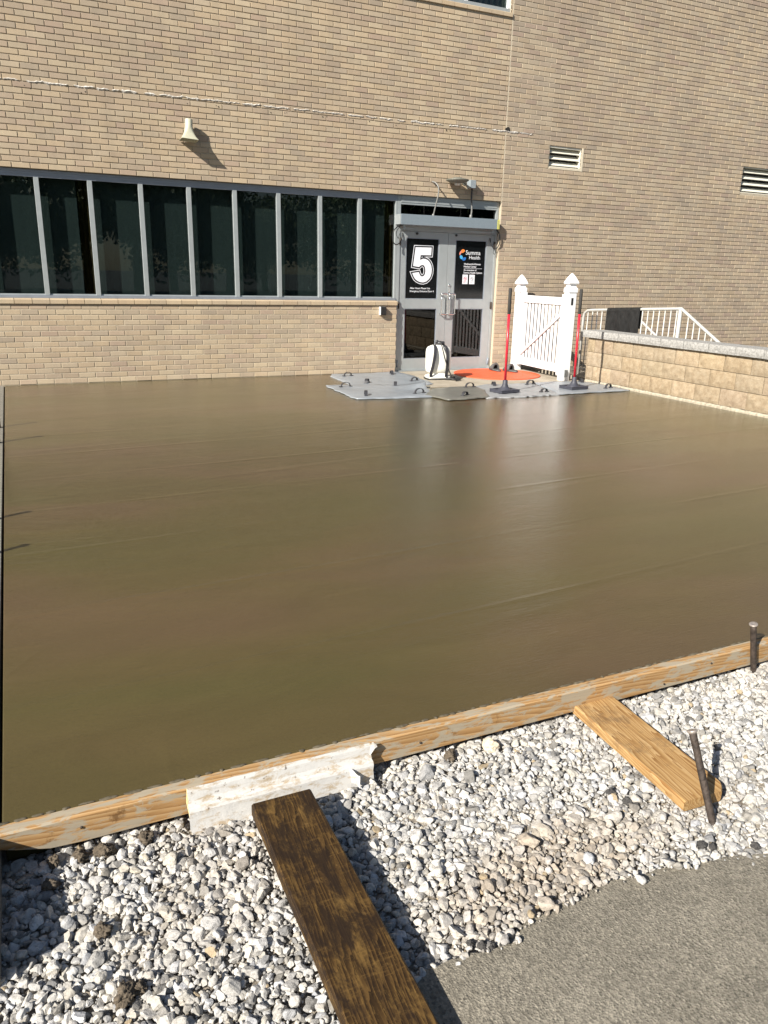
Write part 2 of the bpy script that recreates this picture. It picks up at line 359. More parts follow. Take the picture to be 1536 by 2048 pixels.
def link(name, data, parent=None):
    o = bpy.data.objects.new(name, data); COL.objects.link(o)
    if parent is not None: o.parent = parent
    return o
def tag(o, label=None, cat=None, group=None, kind=None):
    if label: o['label'] = label
    if cat: o['category'] = cat
    if group: o['group'] = group
    if kind: o['kind'] = kind
    return o
def thing(name, loc, label, cat, group=None, rz=0.0):
    o = bpy.data.objects.new(name, None); COL.objects.link(o); o.location = loc; o.rotation_euler = (0, 0, rz); o.empty_display_size = .1
    return tag(o, label, cat, group)
def tint_mesh(me, cols):
    a = me.color_attributes.new('tint', 'FLOAT_COLOR', 'POINT'); a.data.foreach_set('color', np.asarray(cols, np.float32).ravel())
def smooth_path(pts, n=8):
    pts = [Vector(p) for p in pts]; out = []
    P = [pts[0]*2-pts[1]]+pts+[pts[-1]*2-pts[-2]]
    for i in range(1, len(P)-2):
        for k in range(n):
            t = k/n; a, b, c, d = P[i-1], P[i], P[i+1], P[i+2]
            out.append(.5*((2*b)+(c-a)*t+(2*a-5*b+4*c-d)*t*t+(3*b-a-3*c+d)*t**3))
    return out+[pts[-1]]
def RX(a): return Matrix.Rotation(a, 4, 'X')
def RZ(a): return Matrix.Rotation(a, 4, 'Z')
def TR(*a): return Matrix.Translation(Vector(a))

# ------------------------------------------------------------------ ground
GZ = -0.118      # level of the gravel bed
g = MB(); S = 600
g.add([(-S, -S, -.20), (S, -S, -.20), (S, S, -.20), (-S, S, -.20)], [(0, 1, 2, 3)])
tag(g.build('parking_lot', M['lot']), kind='structure')
SLX0, SLX1, SLY0, SLY1 = -.178, 7.66, -8.992, .004
s_ = MB(); s_.box((SLX0, SLY0, -.125), (SLX1, SLY1, 0), ch=.004); s_.mi = 1
tag(s_.build('concrete_slab', [M['slab'], M['slab_edge']]), kind='structure')
# old pavement on the far left edge
o_ = MB(); o_.box((-7, -9.43, -.18), (-.190, 0, -.004), ch=.004); tag(o_.build('pavement', M['old']), kind='structure')
# dry landing at the door
pl = [(5.40, -.02), (5.33, -1.4), (5.0, -1.72), (6.0, -1.80), (7.645, -1.78), (7.66, -.02)]
p_ = MB(); p_.prism(pl, -.05, .004); tag(p_.build('landing', M['dry']), kind='structure')
gb = MB(); gb.add([(-.9, -10.9, GZ-.008), (6.5, -10.9, GZ-.008), (6.5, -8.9, GZ-.008), (-.9, -8.9, GZ-.008)], [(0, 1, 2, 3)])
tag(gb.build('gravel_bed', M['dust']), kind='structure')

# asphalt apron with a broken edge
AZ = -.100
edge_px = [(700, 2075), (800, 1972), (838, 1945), (885, 1925), (960, 1908), (1040, 1880), (1050, 1845), (1062, 1834), (1110, 1816), (1165, 1790), (1215, 1764), (1270, 1750), (1330, 1738), (1385, 1734), (1420, 1720), (1470, 1712), (1536, 1708), (1640, 1704), (1900, 1690)]
def edge_poly():
    P = [G(x, y, AZ) for x, y in edge_px]; out = []
    for a, b in zip(P[:-1], P[1:]):
        n = max(2, int((b-a).length/.012))
        for k in range(n):
            q = a.lerp(b, k/n); d = Vector((-(b-a).y, (b-a).x, 0)).normalized()
            out.append(q+d*(mnoise.noise(q*22)*.012+mnoise.noise(q*70)*.005))
    out.append(P[-1]); return out
EDGE = edge_poly()
def build_apron():
    from mathutils.geometry import tessellate_polygon
    outer = [Vector((6.5, EDGE[-1].y, AZ)), Vector((6.5, -12.5, AZ)), Vector((-.2, -12.5, AZ)), Vector((-.2, -10.35, AZ)), Vector((.30, -10.18, AZ))]
    top = EDGE+outer; n = len(top)
    m = MB(); tri = tessellate_polygon([top])
    m.add(top, [t if (top[t[1]]-top[t[0]]).cross(top[t[2]]-top[t[0]]).z > 0 else t[::-1] for t in tri])
    ne = len(EDGE)
    r1 = [e+Vector((0, 0, -.006))+Vector((0, .004, 0)) for e in EDGE]; r2 = [e+Vector((0, .012, -.06)) for e in EDGE]
    m.add(EDGE+r1+r2, [(i, i+1, ne+i+1, ne+i) for i in range(ne-1)]+[(ne+i, ne+i+1, 2*ne+i+1, 2*ne+i) for i in range(ne-1)])
    o = m.build('asphalt_apron', M['asphalt']); tag(o, kind='structure')
build_apron()
EX = np.array([e.x for e in EDGE]); EY = np.array([e.y for e in EDGE])

# ------------------------------------------------------------------ the brick building
H, L, JT = .0677, .2071, .0108
ZL = 2.601; JX = 7.176; WR = 5.388; SILLZ = 15*H
bld = thing('brick_building', (0, 0, 0), 'tan brick building with a long strip of dark windows and grey double doors', 'building')
XL, XR, ZT = -4.2, 17.0, 8.0
UWX0, UWX1, UWZ0, UWZ1 = 4.1, 7.150, 5.205, 6.75
V1 = (8.02, 8.655, 3.172, 3.487); V2 = (12.32, 13.4, 3.047, 3.50)
TINTS = [(.445, .345, .225), (.43, .335, .215), (.46, .365, .24), (.375, .30, .215), (.36, .285, .205), (.395, .31, .215), (.345, .285, .21), (.41, .315, .225), (.385, .30, .205), (.37, .275, .205), (.425, .35, .245), (.47, .385, .26)]
TINTS = [tuple(c*.62+m*.38 for c, m in zip(t, (.412, .327, .232))) for t in TINTS]
def openings(x0, x1, z0, z1):
    return [(a, b, c, d) for a, b, c, d in [(XL-1, WR, SILLZ, ZL), (WR, JX, -1, ZL), (UWX0, UWX1, 5.135, UWZ1), V1, V2] if x0 < b and x1 > a and z0 < d and z1 > c]
bricks = []
def lay(x0, x1, z0, z1, off):
    """running bond between x0..x1, z0..z1; off(row) gives the x of one joint"""
    r = 0; z = z0
    while z < z1-.01:
        j = off(r); k0 = math.floor((x0-j)/L); x = j+k0*L
        while x < x1:
            segs = [(max(x+JT/2, x0), min(x+L-JT/2, x1))]
            za, zb = z+JT/2, min(z+H-JT/2, z1)
            for a, b, c, d in openings(x, x+L, z, z+H):
                ns = []
                for s0, s1 in segs:
                    if c >= zb-.02 or d <= za+.02: ns.append((s0, s1)); continue
                    if s0 < a: ns.append((s0, min(s1, a)))
                    if s1 > b: ns.append((max(s0, b), s1))
                segs = ns
            for s0, s1 in segs:
                if s1-s0 > .018: bricks.append((s0, s1, za, zb))
            x += L
        z += H; r += 1
lay(XL, WR, 0, SILLZ, lambda r: 0 if r % 2 == 0 else L/2)
lay(XL, JX-.007, ZL, ZT, lambda r: -.1*L if r % 2 == 0 else .4*L)
lay(JX+.007, XR, -.58*H, ZT, lambda r: 7.29 if (r % 2 == 0) else 7.39)
def brick_geo(w_, h_, dep, seed):
    rr = random.Random(seed); c = .0022; y0 = rr.uniform(-.0012, .0012); tl = rr.uniform(-.0008, .0008)
    j = lambda: rr.uniform(-.0008, .0008)
    F = [(c+j(), y0, c+j()), (w_-c+j(), y0+tl, c+j()), (w_-c+j(), y0+tl, h_-c+j()), (c+j(), y0, h_-c+j())]
    B = [(0, y0+c, 0), (w_, y0+c, 0), (w_, y0+c, h_), (0, y0+c, h_)]; K = [(0, dep, 0), (w_, dep, 0), (w_, dep, h_), (0, dep, h_)]
    return F+B+K, [(0, 1, 2, 3)]+[((i+1) % 4, i, 4+i, 4+(i+1) % 4) for i in range(4)]+[(4+(i+1) % 4, 4+i, 8+i, 8+(i+1) % 4) for i in range(4)]
def build_bricks():
    fullw, fullh = L-JT, H-JT
    vis = []
    for i, (a, b, c, d) in enumerate(bricks):
        if abs((b-a)-fullw) < 1e-4 and abs((d-c)-fullh) < 1e-4:
            q = [PX((a, 0, c)), PX((b, 0, c)), PX((b, 0, d)), PX((a, 0, d))]
            if all(0 <= x < 1536 and 0 <= y < 2048 for x, y in q):
                ar = abs(sum(q[k][0]*q[(k+1) % 4][1]-q[(k+1) % 4][0]*q[k][1] for k in range(4)))/2
                vis.append((ar, i))
    vis.sort(reverse=True); solo = {i for _, i in vis[:300]}
    var = []
    for k in range(24):
        vs, fs = brick_geo(fullw, fullh, .03, k)
        m = MB(); m.add(vs, fs); me = m.mesh('brick', M['brick'])
        t = np.array(TINTS[k % 12])*np.array([1.05, 1.07, 1.10])*R.uniform(.95, 1.05); tint_mesh(me, np.tile([*t, 1], (len(vs), 1))); var.append(me)
    V = []; Fc = []; T = []; n = 0
    for i, (a, b, c, d) in enumerate(bricks):
        k = R.randrange(24)
        if R.random() < .25: k = R.choice((0, 2, 10, 11))
        if i in solo:
            o = link('brick', var[k], bld); o.location = (a, 0, c); continue
        if c < .02: t_low = 1.10
        else: t_low = 1.0
        dep = .13 if ((abs(a-(JX+.007)) < .002 or abs(b-WR) < .002) and c < ZL) else .03
        vs, fs = brick_geo(b-a, d-c, dep, i)
        V += [(x+a, y, z+c) for x, y, z in vs]; Fc += [tuple(q+n for q in f) for f in fs]; n += len(vs)
        t = np.array(TINTS[k % 12])*np.array([1.05, 1.07, 1.10])*R.uniform(.94, 1.06)*t_low*(np.array([.92, .93, .96]) if a > JX else 1.0); T += [[*t, 1]]*len(vs)
    m = MB(); m.v = V; m.f = Fc; m.m = [0]*len(Fc); m.smooth = [False]*len(Fc)
    me = m.mesh('brickwork', M['brick']); tint_mesh(me, np.array(T)); tag(link('brickwork', me, bld), kind='stuff')
build_bricks()
# mortar core behind the bricks
c = MB(); Y0, Y1 = .0080, .34
def core(x0, x1, z0, z1, y0=Y0): c.box((x0, y0, z0), (x1, Y1, z1))
core(XL, WR-.004, -.15, SILLZ+.03, .0042); core(XL, UWX0, ZL+.004, ZT); core(UWX0, UWX1, ZL+.004, 5.17); core(UWX0, UWX1, UWZ1, ZT); core(UWX1, JX-.004, ZL+.004, ZT)
core(JX+.004, V1[0], -.15, ZT, .0055); core(V1[0], V1[1], -.15, V1[2]); core(V1[0], V1[1], V1[3], ZT); core(V1[1], V2[0], -.15, ZT); core(V2[0], V2[1], -.15, V2[2]); core(V2[0], V2[1], V2[3], ZT); core(V2[1], XR, -.15, ZT)
c.build('mortar_wall', M['mortar'], bld)
jo = MB(); jo.box((JX-.0055, .001, ZL-.01), (JX+.0055, .06, ZT)); jo.build('expansion_joint', M['joint'], bld)
# sloping sill bricks
def sills(x0, x1, z0, z1, yf, n0):
    x = x0; k = 0
    while x < x1-.05:
        b = min(x+L, x1); m = MB(); j = R.uniform(-.001, .001)
        sec = lambda X: [(X, yf, z0), (X, yf, z1-.016+j), (X, yf+.006, z1-.010+j), (X, .075, z1+.006), (X, .075, z0)]
        m.loft([sec(x+.003), sec(b-.003)]); me = m.mesh('sill_brick', M['brick'])
        t = np.array(R.choice([TINTS[0], TINTS[2], TINTS[10], TINTS[11]]))*R.uniform(1.0, 1.1); tint_mesh(me, np.tile([*t, 1], (len(me.vertices), 1)))
        link('sill_brick', me, bld); x += L
sills(-1.2, WR, SILLZ+.004, 16*H, -.022, 0)
sills(4.1, UWX1+.01, 5.137, 5.20, -.022, 0)
sm = MB(); sm.box((XL, -.018, SILLZ+.004), (-1.205, .075, 16*H)); me = sm.mesh('sill', M['brick']); tint_mesh(me, np.tile([.44, .345, .225, 1], (8, 1))); link('sill', me, bld)
# interior shell
sh = MB()
sh.box((XL, 3.4, -.1), (XR, 3.5, ZT)); sh.box((XL, .36, 2.75), (XR, 3.4, 2.85)); sh.box((XL, .36, -.12), (XR, 3.4, -.02)); sh.box((XL-.1, .1, -.1), (XL, 3.5, ZT)); sh.box((7.4, .36, -.1), (7.5, 3.4, 2.75)); sh.box((XL, .36, 4.2), (XR, 3.4, 4.3))
sh.build('interior', M['room'], bld)

# ---- ribbon window
rw = bpy.data.objects.new('ribbon_window', None); COL.objects.link(rw); rw.parent = bld
FY = .062; GY = .098
MX = [.4423+.619*k for k in range(-6, 8)]
f = MB()
f.box((XL, FY-.012, 16*H+.004), (WR-.002, GY+.03, 1.1215)); f.build('sill_rail', M['alu_frame'], rw)
f = MB(); f.box((XL, FY, 2.5164), (WR-.002, GY+.03, 2.545)); f.box((XL, FY-.006, 2.5455), (WR-.002, GY+.03, 2.572)); f.box((XL, FY-.012, 2.5725), (WR-.002, GY+.03, 2.600)); f.build('head_rail', M['alu_frame'], rw)
f = MB(); f.box((XL, FY-.026, 2.6), (JX-.01, GY+.03, 2.606)); f.build('lintel_angle', M['steel'], bld)
f = MB(); f.box((XL, GY-.02, 1.1215), (WR-.06, GY+.02, 1.1385)); f.build('glazing_bead', M['alu'], rw)
for i, x in enumerate(MX):
    f = MB(); f.box((x-.029, FY-.003, 1.1218), (x+.029, GY+.03, 2.516), ch=.002); f.build('mullion', M['alu'], rw)
f = MB(); f.box((5.355, FY-.003, 1.1218), (5.387, GY+.03, 2.516), ch=.002); f.build('mullion', M['alu'], rw)
for i in range(-7, 8):
    x0 = .4423+.619*i+.029; x1 = min(x0+.561, 5.357)
    f = MB(); f.box((x0-.004, GY, 1.135), (x1+.004, GY+.006, 2.518)); f.build('pane', M['glass'], rw)
    b0, b1 = x0-.03, x1+.031
    if i in (0, 7): b1 = x0+.43
    f = MB(); n = 14
    secs = [[(b0+(b1-b0)*k/n, .200+.0006*math.sin(k*2.1+i), 1.09), (b0+(b1-b0)*k/n, .200+.0006*math.sin(k*2.1+i), 2.62)] for k in range(n+1)]
    f.loft(secs, cap=False, closed=False); f.build('blind', M['blind'], rw)
    if i in (0, 7):
        f = MB(); n = 10
        f.loft([[(b1+.02+.2*k/n, .27+.018*math.sin(k*1.9), 1.0), (b1+.02+.2*k/n, .27+.018*math.sin(k*1.9), 2.62)] for k in range(n+1)], cap=False, closed=False); f.build('curtain', M['brown'], rw)

# ---- upper window
uw = bpy.data.objects.new('upper_window', None); COL.objects.link(uw); uw.parent = bld
f = MB(); f.box((UWX0, .045, UWZ0), (UWX1, .13, UWZ0+.05), ch=.003); f.box((UWX0, .045, UWZ1-.05), (UWX1, .13, UWZ1), ch=.003); f.build('frame', M['alu'], uw)
for x in (UWX0+.02, 4.9, 5.65, 6.4, UWX1-.022):
    f = MB(); f.box((x-.022, .047, UWZ0+.05), (x+.022, .128, UWZ1-.05), ch=.003); f.build('mullion', M['vinyl'], uw)
for a, b in ((UWX0+.042, 4.878), (4.922, 5.628), (5.672, 6.378), (6.422, UWX1-.044)):
    f = MB(); f.box((a-.004, .09, UWZ0+.046), (b+.004, .096, UWZ1-.046)); f.build('pane', M['glass'], uw)
    n = 7
    for k in range(n):
        xx = a+(b-a)*(k+.5)/n; f = MB(); f.box((-.045, -.002, UWZ0), (.045, .002, UWZ1), mat=TR(xx, .2, 0) @ RZ(.5)); f.build('blind_slat', M['blind'], uw)

# ---- louvred vents
for (a, b, z0, z1), n in ((V1, 3), (V2, 4)):
    vt = bpy.data.objects.new('louvred_vent', None); COL.objects.link(vt); vt.parent = bld
    f = MB(); f.box((a-.012, .018, z0), (a+.012, .12, z1)); f.box((b-.012, .018, z0), (b+.012, .12, z1)); f.box((a+.012, .018, z0-.012), (b-.012, .12, z0+.012)); f.box((a+.012, .018, z1-.03), (b-.012, .12, z1+.012)); f.build('frame', M['cream_paint'], vt)
    f = MB(); f.box((a, .13, z0), (b, .14, z1)); f.build('backing', M['black'], vt)
    st = (z1-z0-.04)/n
    for k in range(n):
        zc = z0+.03+st*(k+.35); f = MB()
        f.box((a+.012, -.052, -.004), (b-.012, .052, .004), mat=TR(0, .072, zc) @ RX(math.radians(42)), ch=.0015); f.build('louvre', M['cream_paint'], vt)
f = MB(); f.box((V1[1], -.004, V1[2]-.03), (V1[1]+.035, .004, V1[3])); f.box((V1[0]+.01, -.003, V1[2]-.028), (V1[1], .004, V1[2]-.004)); f.build('vent_mortar_patch', M['joint'], bld)

# ---- old sealant line, holes
def sealant():
    zz = lambda x: 3.556+(x)*.0072
    x = -1.0
    while x < 7.67:
        m = MB(); ln = R.uniform(.10, .55); e = min(x+ln, 7.67); n = max(2, int((e-x)/.012)); up = []; dn = []
        th = R.uniform(.75, 1.25)
        for k in range(n+1):
            q = x+(e-x)*k/n; a = min(1, k/2, (n-k)/2)
            nz = mnoise.noise(Vector((q*9, 3, 1)))*.016+mnoise.noise(Vector((q*33, 3, 1)))*.007; w_ = (.012+.012*abs(mnoise.noise(Vector((q*26, 7, 2))))+.026*max(0, mnoise.noise(Vector((q*14, 9, 4)))-.25))*th*a+.0015
            up.append((q, zz(q)+nz+w_*.6)); dn.append((q, zz(q)+nz-w_))
        ring = lambda k: [(up[k][0], .001, up[k][1]), (up[k][0], -.010-.006*mnoise.noise(Vector((up[k][0]*40, 0, 0))), (up[k][1]*.6+dn[k][1]*.4)), (dn[k][0], .001, dn[k][1])]
        m.loft([ring(k) for k in range(n+1)], cap=True, closed=True); m.build('sealant_residue', M['sealant'], bld)
        x = e+(R.uniform(.0, .03) if R.random() < .7 else R.uniform(.05, .12))
    for k in range(26):
        x = R.uniform(-.2, 7.6); m = MB(); r = R.uniform(.004, .008)
        m.lathe([(r, -.0025), (r, .004)], 8, mat=TR(x, 0, zz(x)-R.uniform(.05, .08)) @ RX(math.pi/2)); m.build('anchor_hole', M['hole'], bld)
    m = MB(); pts = [(7.205+.055*math.cos(a)*R.uniform(.6, 1.1), 3.635+.04*math.sin(a)*R.uniform(.6, 1.1)) for a in np.linspace(0, 2*math.pi, 12, endpoint=False)]
    m.add([(x, -.004, z) for x, z in pts], [tuple(range(12))]); m.build('broken_hole', M['hole'], bld)
sealant()

# ---- doors
DY = .072
fr = MB()
fr.box((5.390, DY-.012, 0), (5.442, DY+.09, 2.600), ch=.002); fr.box((7.132, DY-.012, 0), (7.172, DY+.09, 2.600), ch=.002)
fr.box((5.442, DY-.012, 2.478), (7.132, DY+.09, 2.505)); fr.box((5.442, DY-.018, 2.506), (7.132, DY+.09, 2.552)); fr.box((5.442, DY-.024, 2.553), (7.132, DY+.09, 2.600)); fr.box((5.442, DY-.010, 2.108), (7.132, DY+.09, 2.20))
fr.build('door_frame', M['alu'], bld)
f = MB(); f.box((5.44, DY+.03, 2.19), (7.134, DY+.036, 2.482)); f.build('transom_pane', M['glass_dark'], bld)
f = MB(); f.box((5.40, DY-.03, -.02), (7.17, DY+.09, .014), ch=.003); f.build('threshold', M['alu'], bld)
def text_mesh(body, x, z, width, y, mat, parent, name='lettering', bold=0.0, align='LEFT'):
    cu = bpy.data.curves.new('lettering', 'FONT'); cu.body = body; cu.size = 1; cu.align_x = align; cu.offset = bold; cu.resolution_u = 4
    ob = bpy.data.objects.new('lettering_source', cu); COL.objects.link(ob)
    dg = bpy.context.evaluated_depsgraph_get(); me = bpy.data.meshes.new_from_object(ob.evaluated_get(dg))
    COL.objects.unlink(ob); bpy.data.objects.remove(ob)
    co = np.zeros(len(me.vertices)*3, np.float32); me.vertices.foreach_get('co', co); co = co.reshape(-1, 3)
    wd = co[:, 0].max()-co[:, 0].min(); s = width/wd
    out = np.stack([(co[:, 0]-co[:, 0].min())*s+x, np.full(len(co), y), co[:, 1]*s+z], 1)
    me.vertices.foreach_set('co', out.astype(np.float32).ravel()); me.materials.clear(); me.materials.append(mat); me.update()
    return link(name, me, parent)
def leaf(x0, x1, gx0, gx1):
    d = bpy.data.objects.new('door', None); COL.objects.link(d); d.parent = bld
    y0, y1 = DY, DY+.045; f = MB()
    f.box((x0, y0, .016), (gx0, y1, 2.105), ch=.002); f.box((gx1, y0, .016), (x1, y1, 2.105), ch=.002)
    f.box((gx0, y0+.001, .016), (gx1, y1, .190)); f.box((gx0, y0+.001, .968), (gx1, y1, 1.112)); f.box((gx0, y0+.001, 2.012), (gx1, y1, 2.104)); f.build('stile_and_rail', M['alu'], d)
    f = MB()
    for a, b in ((.190, .968), (1.112, 2.012)):
        f.box((gx0, y0+.004, a), (gx0+.010, y0+.02, b)); f.box((gx1-.010, y0+.004, a), (gx1, y0+.02, b)); f.box((gx0+.01, y0+.004, a), (gx1-.01, y0+.02, a+.010)); f.box((gx0+.01, y0+.004, b-.010), (gx1-.01, y0+.02, b))
    f.build('glazing_bead', M['alu_frame'], d)
    f = MB(); f.box((gx0+.002, y0+.018, .192), (gx1-.002, y0+.024, .966)); f.build('lower_pane', M['glass_dark'], d)
    f = MB(); f.box((gx0+.002, y0+.018, 1.114), (gx1-.002, y0+.024, 2.010)); f.build('upper_pane', M['film'], d)
    return d
dl = leaf(5.446, 6.284, 5.556, 6.128); dr = leaf(6.289, 7.130, 6.424, 6.992)
TY = DY+.0165
def five():
    # outline of a heavy block 5 in photo pixels of a 14.63x crop at (800,460), inner fill
    P = lambda x, y: (WY(800+x/14.63, 460+y/14.63, DY).x, WY(800+x/14.63, 460+y/14.63, DY).z)
    pts = [(470, 500), (940, 515), (925, 740), (620, 735), (600, 875)]
    cx, cy = 690, 1180
    pts += [(690, 838), (760, 845), (830, 880), (890, 950), (930, 1040), (945, 1150), (935, 1270), (900, 1380), (850, 1450), (780, 1510), (690, 1535), (600, 1525), (520, 1490), (450, 1430), (400, 1340), (370, 1260),
            (565, 1228), (585, 1290), (615, 1340), (655, 1360), (705, 1345), (740, 1290), (755, 1200), (745, 1100), (715, 1040), (665, 1020), (610, 1045), (575, 1085), (395, 1052)]
    q = [P(*p) for p in pts]
    def offset(poly, d):
        n = len(poly); out = []
        ar = sum(poly[i][0]*poly[(i+1) % n][1]-poly[(i+1) % n][0]*poly[i][1] for i in range(n)); sg = 1 if ar > 0 else -1
        for i in range(n):
            a, b, c_ = Vector(poly[i-1]), Vector(poly[i]), Vector(poly[(i+1) % n])
            e1 = (b-a).normalized(); e2 = (c_-b).normalized(); n1 = Vector((e1.y, -e1.x))*sg; n2 = Vector((e2.y, -e2.x))*sg
            m = n1+n2; m = m/max(.35, m.dot(m)/2) if m.length > 1e-6 else n1
            m = m if m.length < 1.8 else m.normalized()*1.8
            out.append(tuple(b+m*d))
        return out
    from mathutils.geometry import tessellate_polygon
    for dd, mat, dy, nm in ((.030, 'ink', .0, 'digit_outline'), (.0205, 'inkb', .0008, 'digit_gap'), (0, 'ink', .0016, 'digit')):
        po = offset(q, dd) if dd else q
        vv = [Vector((x, TY-dy, z)) for x, z in po]; tri = tessellate_polygon([vv]); m = MB(); m.add(vv, [tuple(t) for t in tri]); m.build(nm, M[mat], dl)
five()
text_mesh('After Hours Please Use', 5.647, 1.262, .352, TY, M['ink'], dl, bold=.012)
text_mesh('Emergency Entrance Door 6', 5.646, 1.217, .425, TY, M['ink'], dl, bold=.012)
text_mesh('Summa', 6.622, 1.797, .270, TY, M['ink'], dr, bold=.0); text_mesh('Health', 6.688, 1.729, .200, TY, M['ink'], dr, bold=.0)
text_mesh('Wadsworth-Rittman', 6.596, 1.643, .312, TY, M['ink'], dr, bold=.014); text_mesh('Medical Center', 6.597, 1.604, .235, TY, M['ink'], dr, bold=.014)
text_mesh('An extension of', 6.598, 1.551, .238, TY, M['ink'], dr, bold=.014); text_mesh('Summa Health System', 6.597, 1.511, .345, TY, M['ink'], dr, bold=.014)
f = MB(); f.add([(6.598, TY, 1.5865), (6.938, TY, 1.5865), (6.938, TY, 1.590), (6.598, TY, 1.590)], [(0, 1, 2, 3)]); f.build('rule_line', M['ink'], dr)
def petal(cx, cz, a0, a1, r0, r1, mat, dy):
    n = 14; up = []; dn = []
    for k in range(n+1):
        t = k/n; a = a0+(a1-a0)*t; wd = math.sin(math.pi*min(1, t*.92+.06))**.7
        rm = (r0+r1)/2; hw = (r1-r0)/2*wd
        up.append((cx+math.cos(a)*(rm+hw), TY-dy, cz+math.sin(a)*(rm+hw))); dn.append((cx+math.cos(a)*(rm-hw), TY-dy, cz+math.sin(a)*(rm-hw)))
    m = MB(); m.add(up+dn[::-1], [tuple(range(2*n+2))]); m.build('logo_petal', M[mat], dr)
petal(6.585, 1.79, math.radians(75), math.radians(150), .036, .088, 'og1', .0)
petal(6.590, 1.79, math.radians(130), math.radians(185), .060, .090, 'og2', .0006)
petal(6.580, 1.79, math.radians(185), math.radians(262), .026, .076, 'bl1', .0)
petal(6.573, 1.785, math.radians(255), math.radians(330), .036, .084, 'bl2', .0006)
for x0, mt in ((6.582, 'redp'), (6.709, 'greyp')):
    st = MB(); st.add([(x0, TY, 1.349), (x0+.099, TY, 1.349), (x0+.099, TY, 1.494), (x0, TY, 1.494)], [(0, 1, 2, 3)]); st.build('door_sticker', M['ink'], dr)
    n = 20; cx, cz = x0+.05, 1.432; m = MB(); ring = []
    for k in range(n): a = 2*math.pi*k/n; ring.append((cx+.030*math.cos(a), TY-.0008, cz+.030*math.sin(a)))
    for k in range(n): a = 2*math.pi*k/n; ring.append((cx+.023*math.cos(a), TY-.0008, cz+.023*math.sin(a)))
    m.add(ring, [(k, (k+1) % n, n+(k+1) % n, n+k) for k in range(n)])
    m.add([(cx-.02, TY-.0009, cz+.016), (cx-.016, TY-.0009, cz+.02), (cx+.02, TY-.0009, cz-.016), (cx+.016, TY-.0009, cz-.02)], [(0, 1, 2, 3)])
    m.add([(cx-.016, TY-.0007, cz-.004), (cx+.016, TY-.0007, cz-.004), (cx+.016, TY-.0007, cz+.004), (cx-.016, TY-.0007, cz+.004)], [(0, 1, 2, 3)])
    m.build('no_smoking_symbol', M[mt], dr)
    m = MB()
    for k, zz in enumerate((1.386, 1.378, 1.366)): m.add([(x0+.02, TY-.0008, zz), (x0+.08-.012*k, TY-.0008, zz), (x0+.08-.012*k, TY-.0008, zz+.003), (x0+.02, TY-.0008, zz+.003)], [(0, 1, 2, 3)])
    m.build('sticker_print', M[mt], dr)
for d, x, sg in ((dl, 6.232, -1), (dr, 6.372, 1)):
    f = MB(); w_ = .065
    pts = [(x+sg*.045, DY, 1.19), (x+sg*.045, DY-.05, 1.195), (x+sg*.03, DY-.065, 1.195), (x-sg*.03, DY-.065, 1.19), (x-sg*.045, DY-.065, 1.16), (x-sg*.045, DY-.065, .92), (x-sg*.03, DY-.065, .885), (x+sg*.03, DY-.065, .88), (x+sg*.045, DY-.05, .885), (x+sg*.045, DY, .89)]
    f.tube([(x-.05, DY, 1.195)]+[(x-.05, DY-.055, 1.195)], .009, 8); f.tube([(x-.05, DY-.055, .885), (x-.05, DY, .885)], .009, 8)
    loop = [(x-.05, DY-.055, 1.16), (x-.05, DY-.055, 1.19), (x-.02, DY-.055, 1.197), (x+.02, DY-.055, 1.197), (x+.05, DY-.055, 1.19), (x+.05, DY-.055, 1.15), (x+.05, DY-.055, .93), (x+.05, DY-.055, .89), (x+.02, DY-.055, .883), (x-.02, DY-.055, .883), (x-.05, DY-.055, .89), (x-.05, DY-.055, .93), (x-.05, DY-.055, 1.165)]
    f.tube(smooth_path(loop, 4), .0095, 8); f.build('pull_handle', M['chrome'], d)
f = MB(); f.lathe([(.0, 0), (.018, 0), (.018, .012), (.010, .016), (0, .016)], 14, mat=TR(6.334, DY, 1.325) @ RX(math.pi/2)); f.box((6.320, DY-.006, 1.22), (6.348, DY, 1.29), ch=.002); f.build('lock_cylinder', M['chrome'], dr)
for z in (.12, 1.02, 1.95):
    for x in (5.443, 7.132):
        f = MB(); f.box((x-.014, DY-.016, z-.055), (x+.014, DY+.004, z+.055), ch=.003); f.tube([(x, DY-.02, z-.055), (x, DY-.02, z+.055)], .008, 8); f.build('hinge', M['steel' if z > 1 else 'alu_frame'], dl if x < 6 else dr)

# ------------------------------------------------------------------ things fixed to the wall
# header box over the doors
hb = thing('door_header_box', (6.23, -.02, 2.18), 'long grey metal header box mounted across the top of the double doors', 'door operator')
def HB(m, name, mat): return m.build(name, M[mat], hb, origin=(6.23, -.02, 2.18))
f = MB(); f.box((5.372, -.100, 2.184), (7.062, .061, 2.332), ch=.004); HB(f, 'housing', 'header')
f = MB(); f.box((5.358, -.097, 2.187), (5.3715, .061, 2.329), ch=.003); HB(f, 'end_cap', 'alu'); f = MB(); f.box((7.0625, -.100, 2.187), (7.095, .061, 2.330), ch=.003); HB(f, 'end_cap', 'header')
f = MB(); f.box((7.058, -.1035, 2.188), (7.096, -.1005, 2.325)); HB(f, 'sticker', 'yellow')
for k in range(6):
    f = MB(); f.add([(7.066, -.1045, 2.20+.019*k), (7.088, -.1045, 2.20+.019*k), (7.088, -.1045, 2.208+.019*k), (7.066, -.1045, 2.208+.019*k)], [(0, 1, 2, 3)]); HB(f, 'sticker_print', 'greyp')
for x0, x1, xe in ((6.55, 7.02, 7.02), (5.44, 5.62, 5.46)):
    f = MB(); f.box((x0, -.04, 2.128), (x1, -.022, 2.142), ch=.002); f.box((xe-.014, -.048, 2.128), (xe+.014, -.012, 2.184), ch=.002); HB(f, 'closer_arm', 'alu')
